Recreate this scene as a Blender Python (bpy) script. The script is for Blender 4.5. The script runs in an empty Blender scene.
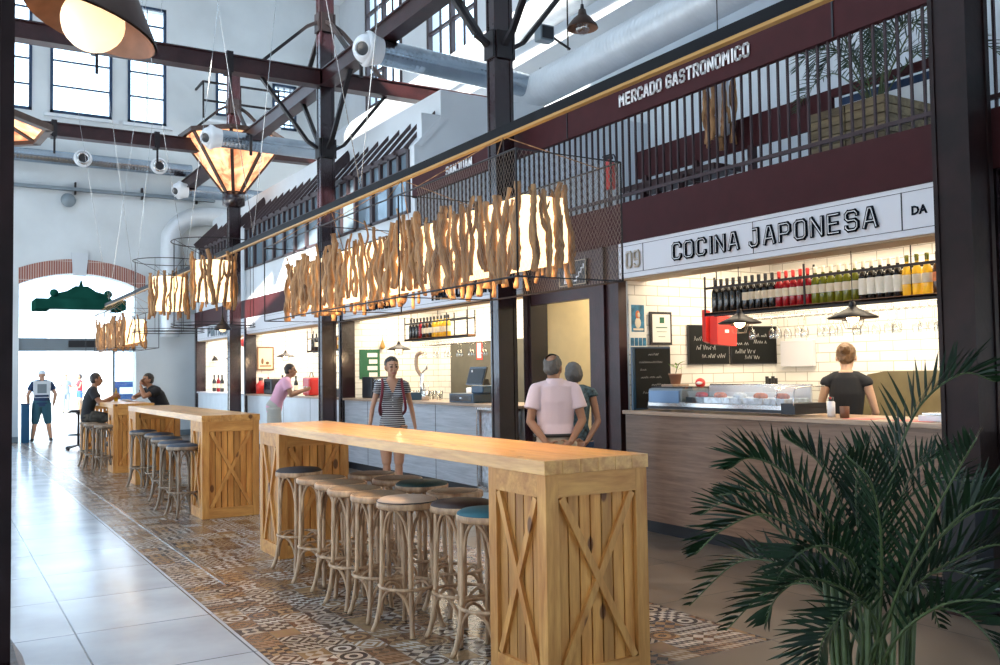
import bpy, bmesh, math, random
from mathutils import Vector, Matrix, noise
V = Vector
random.seed(7)
PI = math.pi
scene = bpy.context.scene
COL = scene.collection

# ------------------------------------------------------------------ materials
MATS = {}
def new_mat(name):
    m = bpy.data.materials.new(name); m.use_nodes = True
    nt = m.node_tree
    for n in list(nt.nodes):
        if n.type != 'OUTPUT_MATERIAL': nt.nodes.remove(n)
    out = [n for n in nt.nodes if n.type == 'OUTPUT_MATERIAL'][0]
    b = nt.nodes.new('ShaderNodeBsdfPrincipled'); nt.links.new(b.outputs[0], out.inputs[0])
    MATS[name] = m
    return m, nt, b, out
def rgb(c): return (c[0], c[1], c[2], 1)
def flat(name, c, rough=.6, metal=0, emit=None, es=0, var=.0, vscale=8, bump=0, bscale=40, alpha=1, spec=.5):
    m, nt, b, out = new_mat(name)
    b.inputs['Base Color'].default_value = rgb(c); b.inputs['Roughness'].default_value = rough
    b.inputs['Metallic'].default_value = metal; b.inputs['Specular IOR Level'].default_value = spec
    if emit: b.inputs['Emission Color'].default_value = rgb(emit); b.inputs['Emission Strength'].default_value = es
    if var or bump:
        tc = nt.nodes.new('ShaderNodeTexCoord')
        n = nt.nodes.new('ShaderNodeTexNoise'); n.inputs['Scale'].default_value = vscale; n.inputs['Detail'].default_value = 5
        nt.links.new(tc.outputs['Object'], n.inputs['Vector'])
        if var:
            r = nt.nodes.new('ShaderNodeMapRange'); r.inputs['From Min'].default_value = .3; r.inputs['From Max'].default_value = .7
            r.inputs['To Min'].default_value = 1-var; r.inputs['To Max'].default_value = 1+var
            nt.links.new(n.outputs['Fac'], r.inputs['Value'])
            mx = nt.nodes.new('ShaderNodeVectorMath'); mx.operation = 'SCALE'; mx.inputs[0].default_value = c
            nt.links.new(r.outputs[0], mx.inputs['Scale']); nt.links.new(mx.outputs[0], b.inputs['Base Color'])
        if bump:
            n2 = nt.nodes.new('ShaderNodeTexNoise'); n2.inputs['Scale'].default_value = bscale
            nt.links.new(tc.outputs['Object'], n2.inputs['Vector'])
            bp = nt.nodes.new('ShaderNodeBump'); bp.inputs['Strength'].default_value = bump; bp.inputs['Distance'].default_value = .01
            nt.links.new(n2.outputs['Fac'], bp.inputs['Height']); nt.links.new(bp.outputs[0], b.inputs['Normal'])
    return m
def glass(name, tint=(1,1,1), t=.8, rough=.05):
    m, nt, b, out = new_mat(name)
    nt.nodes.remove(b)
    tr = nt.nodes.new('ShaderNodeBsdfTransparent'); tr.inputs[0].default_value = rgb(tint)
    gl = nt.nodes.new('ShaderNodeBsdfGlossy'); gl.inputs['Roughness'].default_value = rough
    mx = nt.nodes.new('ShaderNodeMixShader'); mx.inputs[0].default_value = 1-t
    nt.links.new(tr.outputs[0], mx.inputs[1]); nt.links.new(gl.outputs[0], mx.inputs[2]); nt.links.new(mx.outputs[0], out.inputs[0])
    return m
def wood(name, c1, c2, axis='Z', scale=6, stretch=.12, rough=.5, knots=0, island=.12, coat=0):
    """grain runs along axis; random tint per board"""
    m, nt, b, out = new_mat(name)
    L = nt.links; N = nt.nodes.new
    tc = N('ShaderNodeTexCoord'); mp = N('ShaderNodeMapping'); L.new(tc.outputs['Object'], mp.inputs[0])
    s = [scale]*3; s['XYZ'.index(axis)] = scale*stretch; mp.inputs['Scale'].default_value = s
    geo = N('ShaderNodeNewGeometry')
    off = N('ShaderNodeVectorMath'); off.operation = 'SCALE'; off.inputs[0].default_value = (13, 7, 5); L.new(geo.outputs['Random Per Island'], off.inputs['Scale'])
    add = N('ShaderNodeVectorMath'); add.operation = 'ADD'; L.new(mp.outputs[0], add.inputs[0]); L.new(off.outputs[0], add.inputs[1])
    n = N('ShaderNodeTexNoise'); n.inputs['Scale'].default_value = 1.6; n.inputs['Detail'].default_value = 6; n.inputs['Distortion'].default_value = .6
    L.new(add.outputs[0], n.inputs['Vector'])
    n2 = N('ShaderNodeTexNoise'); n2.inputs['Scale'].default_value = 9; n2.inputs['Detail'].default_value = 3; L.new(add.outputs[0], n2.inputs['Vector'])
    ma = N('ShaderNodeMath'); ma.operation = 'MULTIPLY_ADD'; ma.inputs[1].default_value = .35; L.new(n2.outputs['Fac'], ma.inputs[0]); L.new(n.outputs['Fac'], ma.inputs[2])
    cr = N('ShaderNodeValToRGB'); cr.color_ramp.elements[0].position = .45; cr.color_ramp.elements[1].position = .88
    cr.color_ramp.elements[0].color = rgb(c1); cr.color_ramp.elements[1].color = rgb(c2); L.new(ma.outputs[0], cr.inputs[0])
    r = N('ShaderNodeMapRange'); r.inputs['To Min'].default_value = 1-island; r.inputs['To Max'].default_value = 1+island*.6; L.new(geo.outputs['Random Per Island'], r.inputs['Value'])
    sc = N('ShaderNodeVectorMath'); sc.operation = 'SCALE'; L.new(cr.outputs[0], sc.inputs[0]); L.new(r.outputs[0], sc.inputs['Scale'])
    last = sc.outputs[0]
    if knots:
        mp2 = N('ShaderNodeMapping'); s2 = [1.0]*3; s2['XYZ'.index(axis)] = .5; mp2.inputs['Scale'].default_value = s2; L.new(tc.outputs['Object'], mp2.inputs[0])
        vo = N('ShaderNodeTexVoronoi'); vo.inputs['Scale'].default_value = knots; L.new(mp2.outputs[0], vo.inputs['Vector'])
        k = N('ShaderNodeMapRange'); k.inputs['From Min'].default_value = .10; k.inputs['From Max'].default_value = .135; k.inputs['To Min'].default_value = .9; k.inputs['To Max'].default_value = 0
        L.new(vo.outputs['Distance'], k.inputs['Value'])
        mx = N('ShaderNodeMix'); mx.data_type = 'RGBA'; L.new(k.outputs[0], mx.inputs[0]); L.new(last, mx.inputs[6]); mx.inputs[7].default_value = rgb([c1[0]*.28, c1[1]*.22, c1[2]*.2]); last = mx.outputs[2]
    L.new(last, b.inputs['Base Color']); b.inputs['Roughness'].default_value = rough
    b.inputs['Coat Weight'].default_value = coat; b.inputs['Coat Roughness'].default_value = .12
    bp = N('ShaderNodeBump'); bp.inputs['Strength'].default_value = .12; bp.inputs['Distance'].default_value = .004; L.new(ma.outputs[0], bp.inputs['Height']); L.new(bp.outputs[0], b.inputs['Normal'])
    return m

M = {}
M['pine'] = wood('pine boards', (.44,.155,.028), (.74,.36,.09), 'Z', 9, .1, .5, knots=5.4, island=.35)
M['pine_y'] = wood('pine top', (.50,.20,.045), (.78,.42,.125), 'Y', 9, .1, .36, knots=5.0, island=.06, coat=.12)
M['pine_end'] = wood('pine frame', (.46,.17,.034), (.74,.37,.10), 'Z', 9, .14, .5, knots=4.8, island=.15)
M['pine_x'] = wood('pine rail', (.46,.17,.034), (.74,.37,.10), 'X', 9, .14, .5, island=.15)
M['bent'] = wood('bentwood', (.27,.14,.07), (.66,.43,.25), 'Z', 12, .2, .45, island=.1)
M['bent_dark'] = wood('worn bentwood', (.16,.11,.075), (.34,.25,.17), 'Z', 12, .2, .5, island=.1)
M['driftwood'] = wood('driftwood', (.13,.05,.018), (.58,.31,.13), 'Z', 14, .15, .75, island=.35)
M['counter_oak'] = wood('counter laminate', (.15,.085,.055), (.27,.17,.115), 'Y', 22, .05, .4, island=.04)
M['counter_pale'] = wood('pale counter laminate', (.34,.36,.40), (.50,.52,.56), 'Y', 22, .05, .45, island=.04)
M['counter_top'] = wood('counter top wood', (.30,.19,.12), (.48,.34,.24), 'Y', 12, .08, .3, island=.04)
M['pallet'] = wood('pallet boards', (.09,.06,.03), (.24,.18,.095), 'Y', 10, .15, .7, island=.35)
M['iron'] = flat('black iron', (.018,.014,.016), .45, .3, var=.2)
M['wire'] = flat('dark wire', (.03,.025,.025), .5, .6)
M['net'] = flat('netting wire', (.30,.24,.19), .45, .7)
M['beamiron'] = flat('painted black beam', (.004,.004,.006), .6, .0, spec=.15)
M['steel'] = flat('maroon painted steel', (.034,.009,.010), .40, .1, var=.35, vscale=5, bump=.15)
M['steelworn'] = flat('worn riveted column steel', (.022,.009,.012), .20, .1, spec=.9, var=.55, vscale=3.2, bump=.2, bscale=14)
M['steelnear'] = flat('dark dull column steel', (.014,.005,.005), .5, 0, var=.6, vscale=4, bump=.2, bscale=14, spec=.25)  # column steel copy, darkened and dulled for the nearest column alone
M['gold'] = flat('gold and beam lamplight', (.42,.22,.05), .5)  # warm lamp light put into the beam's edge colour; also gold ornament and cap
M['maroon'] = flat('maroon fascia paint', (.044,.008,.010), .65, 0, var=.12, spec=.2)
M['bargrey'] = flat('dark baluster paint', (.030,.011,.014), .5, .2)
M['wall'] = flat('white plaster', (.62,.66,.70), .8, var=.05, vscale=1.2)
M['wallback'] = flat('grey white plaster', (.60,.64,.66), .85, var=.10, vscale=.7, bump=.15, bscale=6)
M['cream'] = flat('cream wall', (.80,.66,.43), .8, var=.04)
M['signwhite'] = flat('white sign board', (.66,.66,.70), .5)
M['signedge'] = flat('taupe soffit', (.42,.31,.20), .6)
M['black'] = flat('black paint', (.012,.013,.018), .4)
M['letterdark'] = flat('dark blue lettering', (.003,.005,.011), .7, spec=.1)
M['letterwhite'] = flat('white lettering', (.80,.80,.82), .5)
M['lettergold'] = flat('beige numerals', (.52,.42,.30), .5)
M['galv'] = flat('galvanised duct', (.38,.44,.50), .22, 1.0, var=.12, vscale=3)
M['galvwhite'] = flat('pale duct', (.66,.70,.74), .42, .3, var=.06, vscale=3)
M['tanpad'] = flat('tan cane panel', (.19,.115,.06), .6, var=.25, vscale=60)
M['chrome'] = flat('brushed steel', (.62,.62,.62), .22, .95)
M['whiteplastic'] = flat('white plastic', (.80,.82,.85), .4)
M['glasspane'] = glass('window glass', (.97,.99,1), .93)
M['clear'] = glass('clear glass', (.93,.95,.96), .80, .03)
def edge_glass():
    m, nt, b, out = new_mat('thin drinking glass'); nt.nodes.remove(b); L = nt.links; N = nt.nodes.new
    lw = N('ShaderNodeLayerWeight'); lw.inputs[0].default_value = .35
    cr = N('ShaderNodeValToRGB'); cr.color_ramp.elements[0].position = .25; cr.color_ramp.elements[0].color = (.93,.94,.93,1); cr.color_ramp.elements[1].position = .9; cr.color_ramp.elements[1].color = (.22,.21,.18,1); L.new(lw.outputs['Facing'], cr.inputs[0])
    tr = N('ShaderNodeBsdfTransparent'); L.new(cr.outputs[0], tr.inputs[0]); gl = N('ShaderNodeBsdfGlossy'); gl.inputs['Roughness'].default_value = .04
    mx = N('ShaderNodeMixShader'); mx.inputs[0].default_value = .14; L.new(tr.outputs[0], mx.inputs[1]); L.new(gl.outputs[0], mx.inputs[2]); L.new(mx.outputs[0], out.inputs[0])
    return m
M['edgeglass'] = edge_glass()
M['shade'] = flat('lit paper shade', (.9,.75,.5), .7, emit=(1,.74,.42), es=2.2)
M['bulb'] = flat('warm bulb', (1,.8,.5), .5, emit=(1,.66,.32), es=22)
M['bulbsoft'] = flat('frosted warm globe', (1,.8,.6), .5, emit=(1,.72,.42), es=1.25)
M['led'] = flat('led strip', (1,1,1), .5, emit=(1,.87,.66), es=14)
M['brick'] = None
M['slate'] = flat('chalkboard', (.008,.009,.009), .7, var=.3, vscale=3, spec=.2)
M['chalk'] = flat('chalk', (.62,.62,.60), .9)
M['red'] = flat('red enamel', (.60,.025,.02), .35)
M['redcloth'] = flat('red paper bag', (.72,.04,.03), .6)
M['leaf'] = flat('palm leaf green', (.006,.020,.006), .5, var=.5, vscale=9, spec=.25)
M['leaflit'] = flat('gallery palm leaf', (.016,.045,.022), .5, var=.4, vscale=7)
M['stem'] = flat('palm stem', (.05,.075,.02), .5, var=.3, vscale=20)
M['terracotta'] = flat('terracotta', (.34,.17,.10), .75, var=.1)
M['soil'] = flat('potting soil', (.04,.026,.018), .95, bump=.6, bscale=30)
M['skin'] = flat('skin', (.50,.27,.17), .5)
M['skin_dark'] = flat('tanned skin', (.33,.165,.095), .5)
M['skin_pale'] = flat('pale skin', (.60,.37,.25), .5)
M['lips'] = flat('lips', (.36,.12,.10), .45)
M['eye'] = flat('dark eye', (.03,.02,.018), .25)
M['hair_dark'] = flat('dark hair', (.022,.015,.012), .45, bump=.5, bscale=60)
M['hair_grey'] = flat('grey hair', (.10,.095,.09), .55, var=.3, bump=.5, bscale=60)
M['hair_brown'] = flat('brown blond hair', (.16,.085,.035), .45, var=.45, vscale=28, bump=.5, bscale=60)
M['hair_white'] = flat('white cap', (.70,.78,.85), .7)
M['tee_black'] = flat('black cotton', (.014,.015,.019), .85, bump=.3, bscale=9)
M['tee_pink'] = flat('pink cotton', (.78,.42,.55), .85, bump=.3, bscale=9)
M['shirt'] = flat('pale pink shirt', (.70,.56,.60), .85, bump=.5, bscale=10)
M['beige'] = flat('beige trousers', (.50,.42,.33), .85, bump=.3, bscale=12)
M['greypants'] = flat('light grey shorts', (.50,.50,.46), .85)
M['navy'] = flat('navy cloth', (.012,.035,.095), .8)
M['tealshort'] = flat('dark teal shorts', (.02,.09,.13), .8)
M['camo'] = flat('dark patterned trousers', (.06,.055,.045), .85, var=.6, vscale=14)
M['print'] = flat('dark print top', (.05,.09,.11), .8, var=.95, vscale=26)
M['bluedenim'] = flat('blue denim', (.015,.07,.20), .8)
M['palegreycloth'] = flat('pale grey cloth', (.16,.20,.26), .8)
M['redtop'] = flat('coral red top', (.40,.02,.03), .8)
M['strap'] = flat('maroon strap', (.16,.015,.03), .7)
M['leather'] = flat('dark leather', (.02,.018,.018), .5)
M['padblack'] = flat('black seat pad', (.016,.014,.018), .7, var=.2)
M['padteal'] = flat('teal seat pad', (.012,.10,.13), .6, var=.15)
M['padgreen'] = flat('dark green seat pad', (.02,.055,.05), .6, var=.15)
M['padbeige'] = flat('beige seat pad', (.42,.30,.22), .6, var=.1)
M['padbrown'] = flat('dark brown seat pad', (.035,.016,.012), .6, var=.2)
M['padnavy'] = flat('slate blue seat pad', (.022,.038,.065), .5, var=.15)
M['register'] = flat('dark blue plastic', (.015,.05,.10), .3)
M['screen'] = flat('screen', (.01,.012,.018), .15)
M['greenboard'] = flat('green board', (.01,.10,.045), .6)
M['paper'] = flat('paper', (.75,.74,.68), .8)
M['blueart'] = flat('blue print', (.03,.16,.28), .7, var=.6, vscale=12)
M['orangeart'] = flat('orange print', (.65,.20,.07), .7, var=.3, vscale=20)
M['woodframe'] = flat('brown wood frame', (.20,.09,.04), .5)
M['plastergrey'] = flat('olive grey panel', (.085,.078,.058), .6, var=.1)
M['hood'] = flat('olive steel hood', (.17,.14,.075), .4, .4, var=.1)
M['darkbin'] = flat('black plastic', (.010,.011,.016), .4, var=.2)
M['bluebin'] = flat('blue plastic', (.005,.07,.16), .4)
M['verdigris'] = flat('verdigris roof', (.001,.0075,.006), .95, spec=0, var=.3, vscale=1)
M['tree'] = flat('tree foliage', (.02,.07,.015), .7, var=.4, vscale=3)
M['pavement'] = flat('pale outdoor paving', (.62,.62,.60), .8, var=.05)
M['copper'] = flat('copper sheet', (.22,.10,.055), .5, .3, var=.35, vscale=7)
M['coppershade'] = flat('dark copper outside', (.085,.050,.040), .45, .5, var=.3, vscale=7)
M['ledge'] = flat('dark glass office window', (.20,.27,.33), .12, .3)
M['officeframe'] = flat('dark brown window frame', (.045,.028,.032), .5)
M['signgrey'] = flat('grey metal', (.20,.24,.27), .5, .3)
M['fish'] = flat('sliced fish', (.62,.20,.12), .5, var=.5, vscale=25)
M['ventblue'] = flat('blue grey vent panel', (.16,.26,.42), .3, .3)
M['ice'] = flat('ice and trays', (.72,.78,.86), .4, var=.3, vscale=22)
M['yellow'] = flat('yellow label', (.75,.55,.03), .5)

def amber_mat():
    m, nt, b, out = new_mat('lit amber glass panel'); L = nt.links; N = nt.nodes.new
    tc = N('ShaderNodeTexCoord'); n = N('ShaderNodeTexNoise'); n.inputs['Scale'].default_value = 3.2; n.inputs['Detail'].default_value = 6; n.inputs['Distortion'].default_value = 1.1
    L.new(tc.outputs['Object'], n.inputs['Vector'])
    cr = N('ShaderNodeValToRGB'); e = cr.color_ramp.elements; e[0].position = .36; e[0].color = (.62,.20,.08,1); e[1].position = .64; e[1].color = (1,.66,.34,1)
    L.new(n.outputs['Fac'], cr.inputs[0]); L.new(cr.outputs[0], b.inputs['Base Color']); L.new(cr.outputs[0], b.inputs['Emission Color']); b.inputs['Emission Strength'].default_value = 1.3
    return m
M['amber'] = amber_mat()

def tile_mat(name, tc_axis, sx, sy, col, mortar, rough=.25, msize=.02, offset=.5, c2=None, bump=.4, var=0):
    m, nt, b, out = new_mat(name); L = nt.links; N = nt.nodes.new
    tc = N('ShaderNodeTexCoord'); sp = N('ShaderNodeSeparateXYZ'); L.new(tc.outputs['Object'], sp.inputs[0])
    cb = N('ShaderNodeCombineXYZ'); L.new(sp.outputs[tc_axis[0]], cb.inputs[0]); L.new(sp.outputs[tc_axis[1]], cb.inputs[1])
    br = N('ShaderNodeTexBrick'); L.new(cb.outputs[0], br.inputs['Vector'])
    br.inputs['Scale'].default_value = 1; br.inputs['Brick Width'].default_value = sx; br.inputs['Row Height'].default_value = sy
    br.inputs['Mortar Size'].default_value = msize; br.inputs['Mortar Smooth'].default_value = .3; br.offset = offset
    br.inputs['Color1'].default_value = rgb(col); br.inputs['Color2'].default_value = rgb(c2 or col); br.inputs['Mortar'].default_value = rgb(mortar)
    last = br.outputs[0]
    if var:
        n = N('ShaderNodeTexNoise'); n.inputs['Scale'].default_value = 2.2; n.inputs['Detail'].default_value = 7; L.new(tc.outputs['Object'], n.inputs['Vector'])
        r = N('ShaderNodeMapRange'); r.inputs['From Min'].default_value = .3; r.inputs['From Max'].default_value = .7; r.inputs['To Min'].default_value = 1-var; r.inputs['To Max'].default_value = 1+var; L.new(n.outputs['Fac'], r.inputs['Value'])
        s = N('ShaderNodeVectorMath'); s.operation = 'SCALE'; L.new(last, s.inputs[0]); L.new(r.outputs[0], s.inputs['Scale']); last = s.outputs[0]
        rr = N('ShaderNodeMapRange'); rr.inputs['From Min'].default_value = .3; rr.inputs['From Max'].default_value = .7; rr.inputs['To Min'].default_value = rough*.8; rr.inputs['To Max'].default_value = rough*1.3; L.new(n.outputs['Fac'], rr.inputs['Value']); L.new(rr.outputs[0], b.inputs['Roughness'])
    else: b.inputs['Roughness'].default_value = rough
    L.new(last, b.inputs['Base Color'])
    bp = N('ShaderNodeBump'); bp.inputs['Strength'].default_value = bump; bp.inputs['Distance'].default_value = .004; bp.invert = True
    L.new(br.outputs['Fac'], bp.inputs['Height']); L.new(bp.outputs[0], b.inputs['Normal'])
    return m
M['subway_x'] = tile_mat('bevelled wall tile facing across', (0,2), .30, .10, (.80,.78,.72), (.42,.39,.33), .2, .005)
M['subway_y'] = tile_mat('bevelled wall tile along', (1,2), .30, .10, (.80,.78,.72), (.42,.39,.33), .2, .005)
M['brick'] = tile_mat('arch brick', (0,2), .055, .5, (.34,.13,.09), (.60,.50,.45), .8, .008, 0, (.26,.09,.07))
M['floorlight'] = tile_mat('pale stone floor slabs', (0,1), .8, .97, (.47,.51,.57), (.10,.11,.13), .17, .006, 0, (.42,.46,.52), .25, .12)
M['floorgrey'] = tile_mat('warm grey concrete floor slabs', (0,1), .97, .97, (.135,.10,.075), (.05,.04,.033), .38, .008, 0, (.11,.085,.066), .25, .3)

def mosaic_mat():
    m, nt, b, out = new_mat('patchwork hydraulic tiles'); L = nt.links; N = nt.nodes.new
    tc = N('ShaderNodeTexCoord')
    sc = N('ShaderNodeVectorMath'); sc.operation = 'SCALE'; sc.inputs['Scale'].default_value = 1/.165; L.new(tc.outputs['Object'], sc.inputs[0])
    fl = N('ShaderNodeVectorMath'); fl.operation = 'FLOOR'; L.new(sc.outputs[0], fl.inputs[0])
    fr = N('ShaderNodeVectorMath'); fr.operation = 'FRACTION'; L.new(sc.outputs[0], fr.inputs[0])
    def mth(op, a, bb=None, c=None):
        n = N('ShaderNodeMath'); n.operation = op
        for i, x in enumerate((a, bb, c)):
            if x is None: continue
            if isinstance(x, (int, float)): n.inputs[i].default_value = x
            else: L.new(x, n.inputs[i])
        return n.outputs[0]
    sp = N('ShaderNodeSeparateXYZ'); L.new(fr.outputs[0], sp.inputs[0]); u, v = sp.outputs[0], sp.outputs[1]
    s2 = N('ShaderNodeSeparateXYZ'); L.new(fl.outputs[0], s2.inputs[0])
    cxy = N('ShaderNodeCombineXYZ'); L.new(s2.outputs[0], cxy.inputs[0]); L.new(s2.outputs[1], cxy.inputs[1])
    # motifs run in groups of tiles
    wn = N('ShaderNodeTexWhiteNoise'); wn.noise_dimensions = '3D'; L.new(cxy.outputs[0], wn.inputs['Vector'])
    sr = N('ShaderNodeSeparateColor'); L.new(wn.outputs['Color'], sr.inputs[0]); r1, r2, r3 = sr.outputs[0], sr.outputs[1], sr.outputs[2]
    def tri(x, k): # 0/1 stripes
        return mth('GREATER_THAN', mth('FRACT', mth('MULTIPLY', x, k)), .5)
    def xor(a, c): return mth('ABSOLUTE', mth('SUBTRACT', a, c))
    checker = xor(tri(u, 2), tri(v, 2))
    diag = xor(tri(mth('ADD', u, v), 1.0), tri(mth('SUBTRACT', u, v), 1.0))
    tris = xor(tri(mth('ADD', u, v), 2.0), tri(u, 2.0))
    cu, cv = mth('SUBTRACT', u, .5), mth('SUBTRACT', v, .5)
    rad = mth('SQRT', mth('ADD', mth('MULTIPLY', cu, cu), mth('MULTIPLY', cv, cv)))
    rings = tri(rad, 3.2)
    manh = tri(mth('ADD', mth('ABSOLUTE', cu), mth('ABSOLUTE', cv)), 3.0)
    star = xor(mth('GREATER_THAN', mth('ABSOLUTE', cu), mth('ABSOLUTE', cv)), mth('GREATER_THAN', rad, .3))
    def sel(lo, a, c): # r1>lo ? a : c
        n = N('ShaderNodeMix'); n.data_type = 'FLOAT'; L.new(mth('GREATER_THAN', r1, lo), n.inputs[0]); L.new(c, n.inputs[2]); L.new(a, n.inputs[3]); return n.outputs[0]
    pat = sel(.16, diag, checker); pat = sel(.36, tris, pat); pat = sel(.54, rings, pat); pat = sel(.68, manh, pat); pat = sel(.84, star, pat)
    ra = N('ShaderNodeValToRGB'); ra.color_ramp.interpolation = 'CONSTANT'; e = ra.color_ramp.elements
    e[0].position = 0; e[0].color = (.020,.020,.028,1); e[1].position = .38; e[1].color = (.13,.055,.03,1)
    for p_, c_ in ((.55, (.15,.075,.035,1)), (.75, (.06,.055,.07,1)), (.9, (.24,.15,.075,1))): x = e.new(p_); x.color = c_
    L.new(r2, ra.inputs[0])
    rb = N('ShaderNodeValToRGB'); rb.color_ramp.interpolation = 'CONSTANT'; e = rb.color_ramp.elements
    e[0].position = 0; e[0].color = (.40,.32,.25,1); e[1].position = .42; e[1].color = (.30,.185,.095,1)
    for p_, c_ in ((.62, (.46,.41,.36,1)), (.85, (.24,.14,.08,1))): x = e.new(p_); x.color = c_
    L.new(r3, rb.inputs[0])
    mx = N('ShaderNodeMix'); mx.data_type = 'RGBA'; L.new(pat, mx.inputs[0]); L.new(ra.outputs[0], mx.inputs[6]); L.new(rb.outputs[0], mx.inputs[7])
    # grout
    ed = mth('MINIMUM', mth('MINIMUM', u, mth('SUBTRACT', 1.0, u)), mth('MINIMUM', v, mth('SUBTRACT', 1.0, v)))
    g = mth('LESS_THAN', ed, .015)
    m2 = N('ShaderNodeMix'); m2.data_type = 'RGBA'; L.new(g, m2.inputs[0]); L.new(mx.outputs[2], m2.inputs[6]); m2.inputs[7].default_value = (.16,.13,.11,1)
    n = N('ShaderNodeTexNoise'); n.inputs['Scale'].default_value = 5; n.inputs['Detail'].default_value = 5; L.new(tc.outputs['Object'], n.inputs['Vector'])
    r = N('ShaderNodeMapRange'); r.inputs['From Min'].default_value = .3; r.inputs['From Max'].default_value = .7; r.inputs['To Min'].default_value = .75; r.inputs['To Max'].default_value = 1.15; L.new(n.outputs['Fac'], r.inputs['Value'])
    s = N('ShaderNodeVectorMath'); s.operation = 'SCALE'; L.new(m2.outputs[2], s.inputs[0]); L.new(r.outputs[0], s.inputs['Scale'])
    L.new(s.outputs[0], b.inputs['Base Color']); b.inputs['Roughness'].default_value = .26
    return m
M['mosaic'] = mosaic_mat()
def stripe_mat():
    m, nt, b, out = new_mat('striped jersey'); L = nt.links; N = nt.nodes.new
    tc = N('ShaderNodeTexCoord'); sp = N('ShaderNodeSeparateXYZ'); L.new(tc.outputs['Object'], sp.inputs[0])
    a = N('ShaderNodeMath'); a.operation = 'MULTIPLY'; a.inputs[1].default_value = 42; L.new(sp.outputs[2], a.inputs[0])
    f = N('ShaderNodeMath'); f.operation = 'FRACT'; L.new(a.outputs[0], f.inputs[0])
    g = N('ShaderNodeMath'); g.operation = 'GREATER_THAN'; g.inputs[1].default_value = .62; L.new(f.outputs[0], g.inputs[0])
    mx = N('ShaderNodeMix'); mx.data_type = 'RGBA'; L.new(g.outputs[0], mx.inputs[0]); mx.inputs[6].default_value = (.03,.03,.04,1); mx.inputs[7].default_value = (.55,.55,.56,1)
    L.new(mx.outputs[2], b.inputs['Base Color']); b.inputs['Roughness'].default_value = .85
    return m
M['stripes'] = stripe_mat()
def bottle_mat(name, c, t=.0):
    m, nt, b, out = new_mat(name)
    b.inputs['Base Color'].default_value = rgb(c); b.inputs['Roughness'].default_value = .08; b.inputs['Specular IOR Level'].default_value = .7
    if t:
        tr = nt.nodes.new('ShaderNodeBsdfTransparent'); tr.inputs[0].default_value = rgb([min(1, x*1.3+.1) for x in c])
        mx = nt.nodes.new('ShaderNodeMixShader'); mx.inputs[0].default_value = t
        nt.links.new(b.outputs[0], mx.inputs[1]); nt.links.new(tr.outputs[0], mx.inputs[2]); nt.links.new(mx.outputs[0], out.inputs[0])
    return m
M['b_black'] = bottle_mat('black glass', (.008,.009,.010)); M['b_red'] = bottle_mat('red wine glass', (.30,.004,.012), .18)
M['b_green'] = bottle_mat('olive glass', (.16,.17,.012), .30); M['b_yellow'] = bottle_mat('yellow liquor', (.72,.50,.05), .4); M['b_brown'] = bottle_mat('brown glass', (.10,.035,.008), .2)
M['label'] = flat('cream label', (.66,.60,.48), .7)

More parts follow.
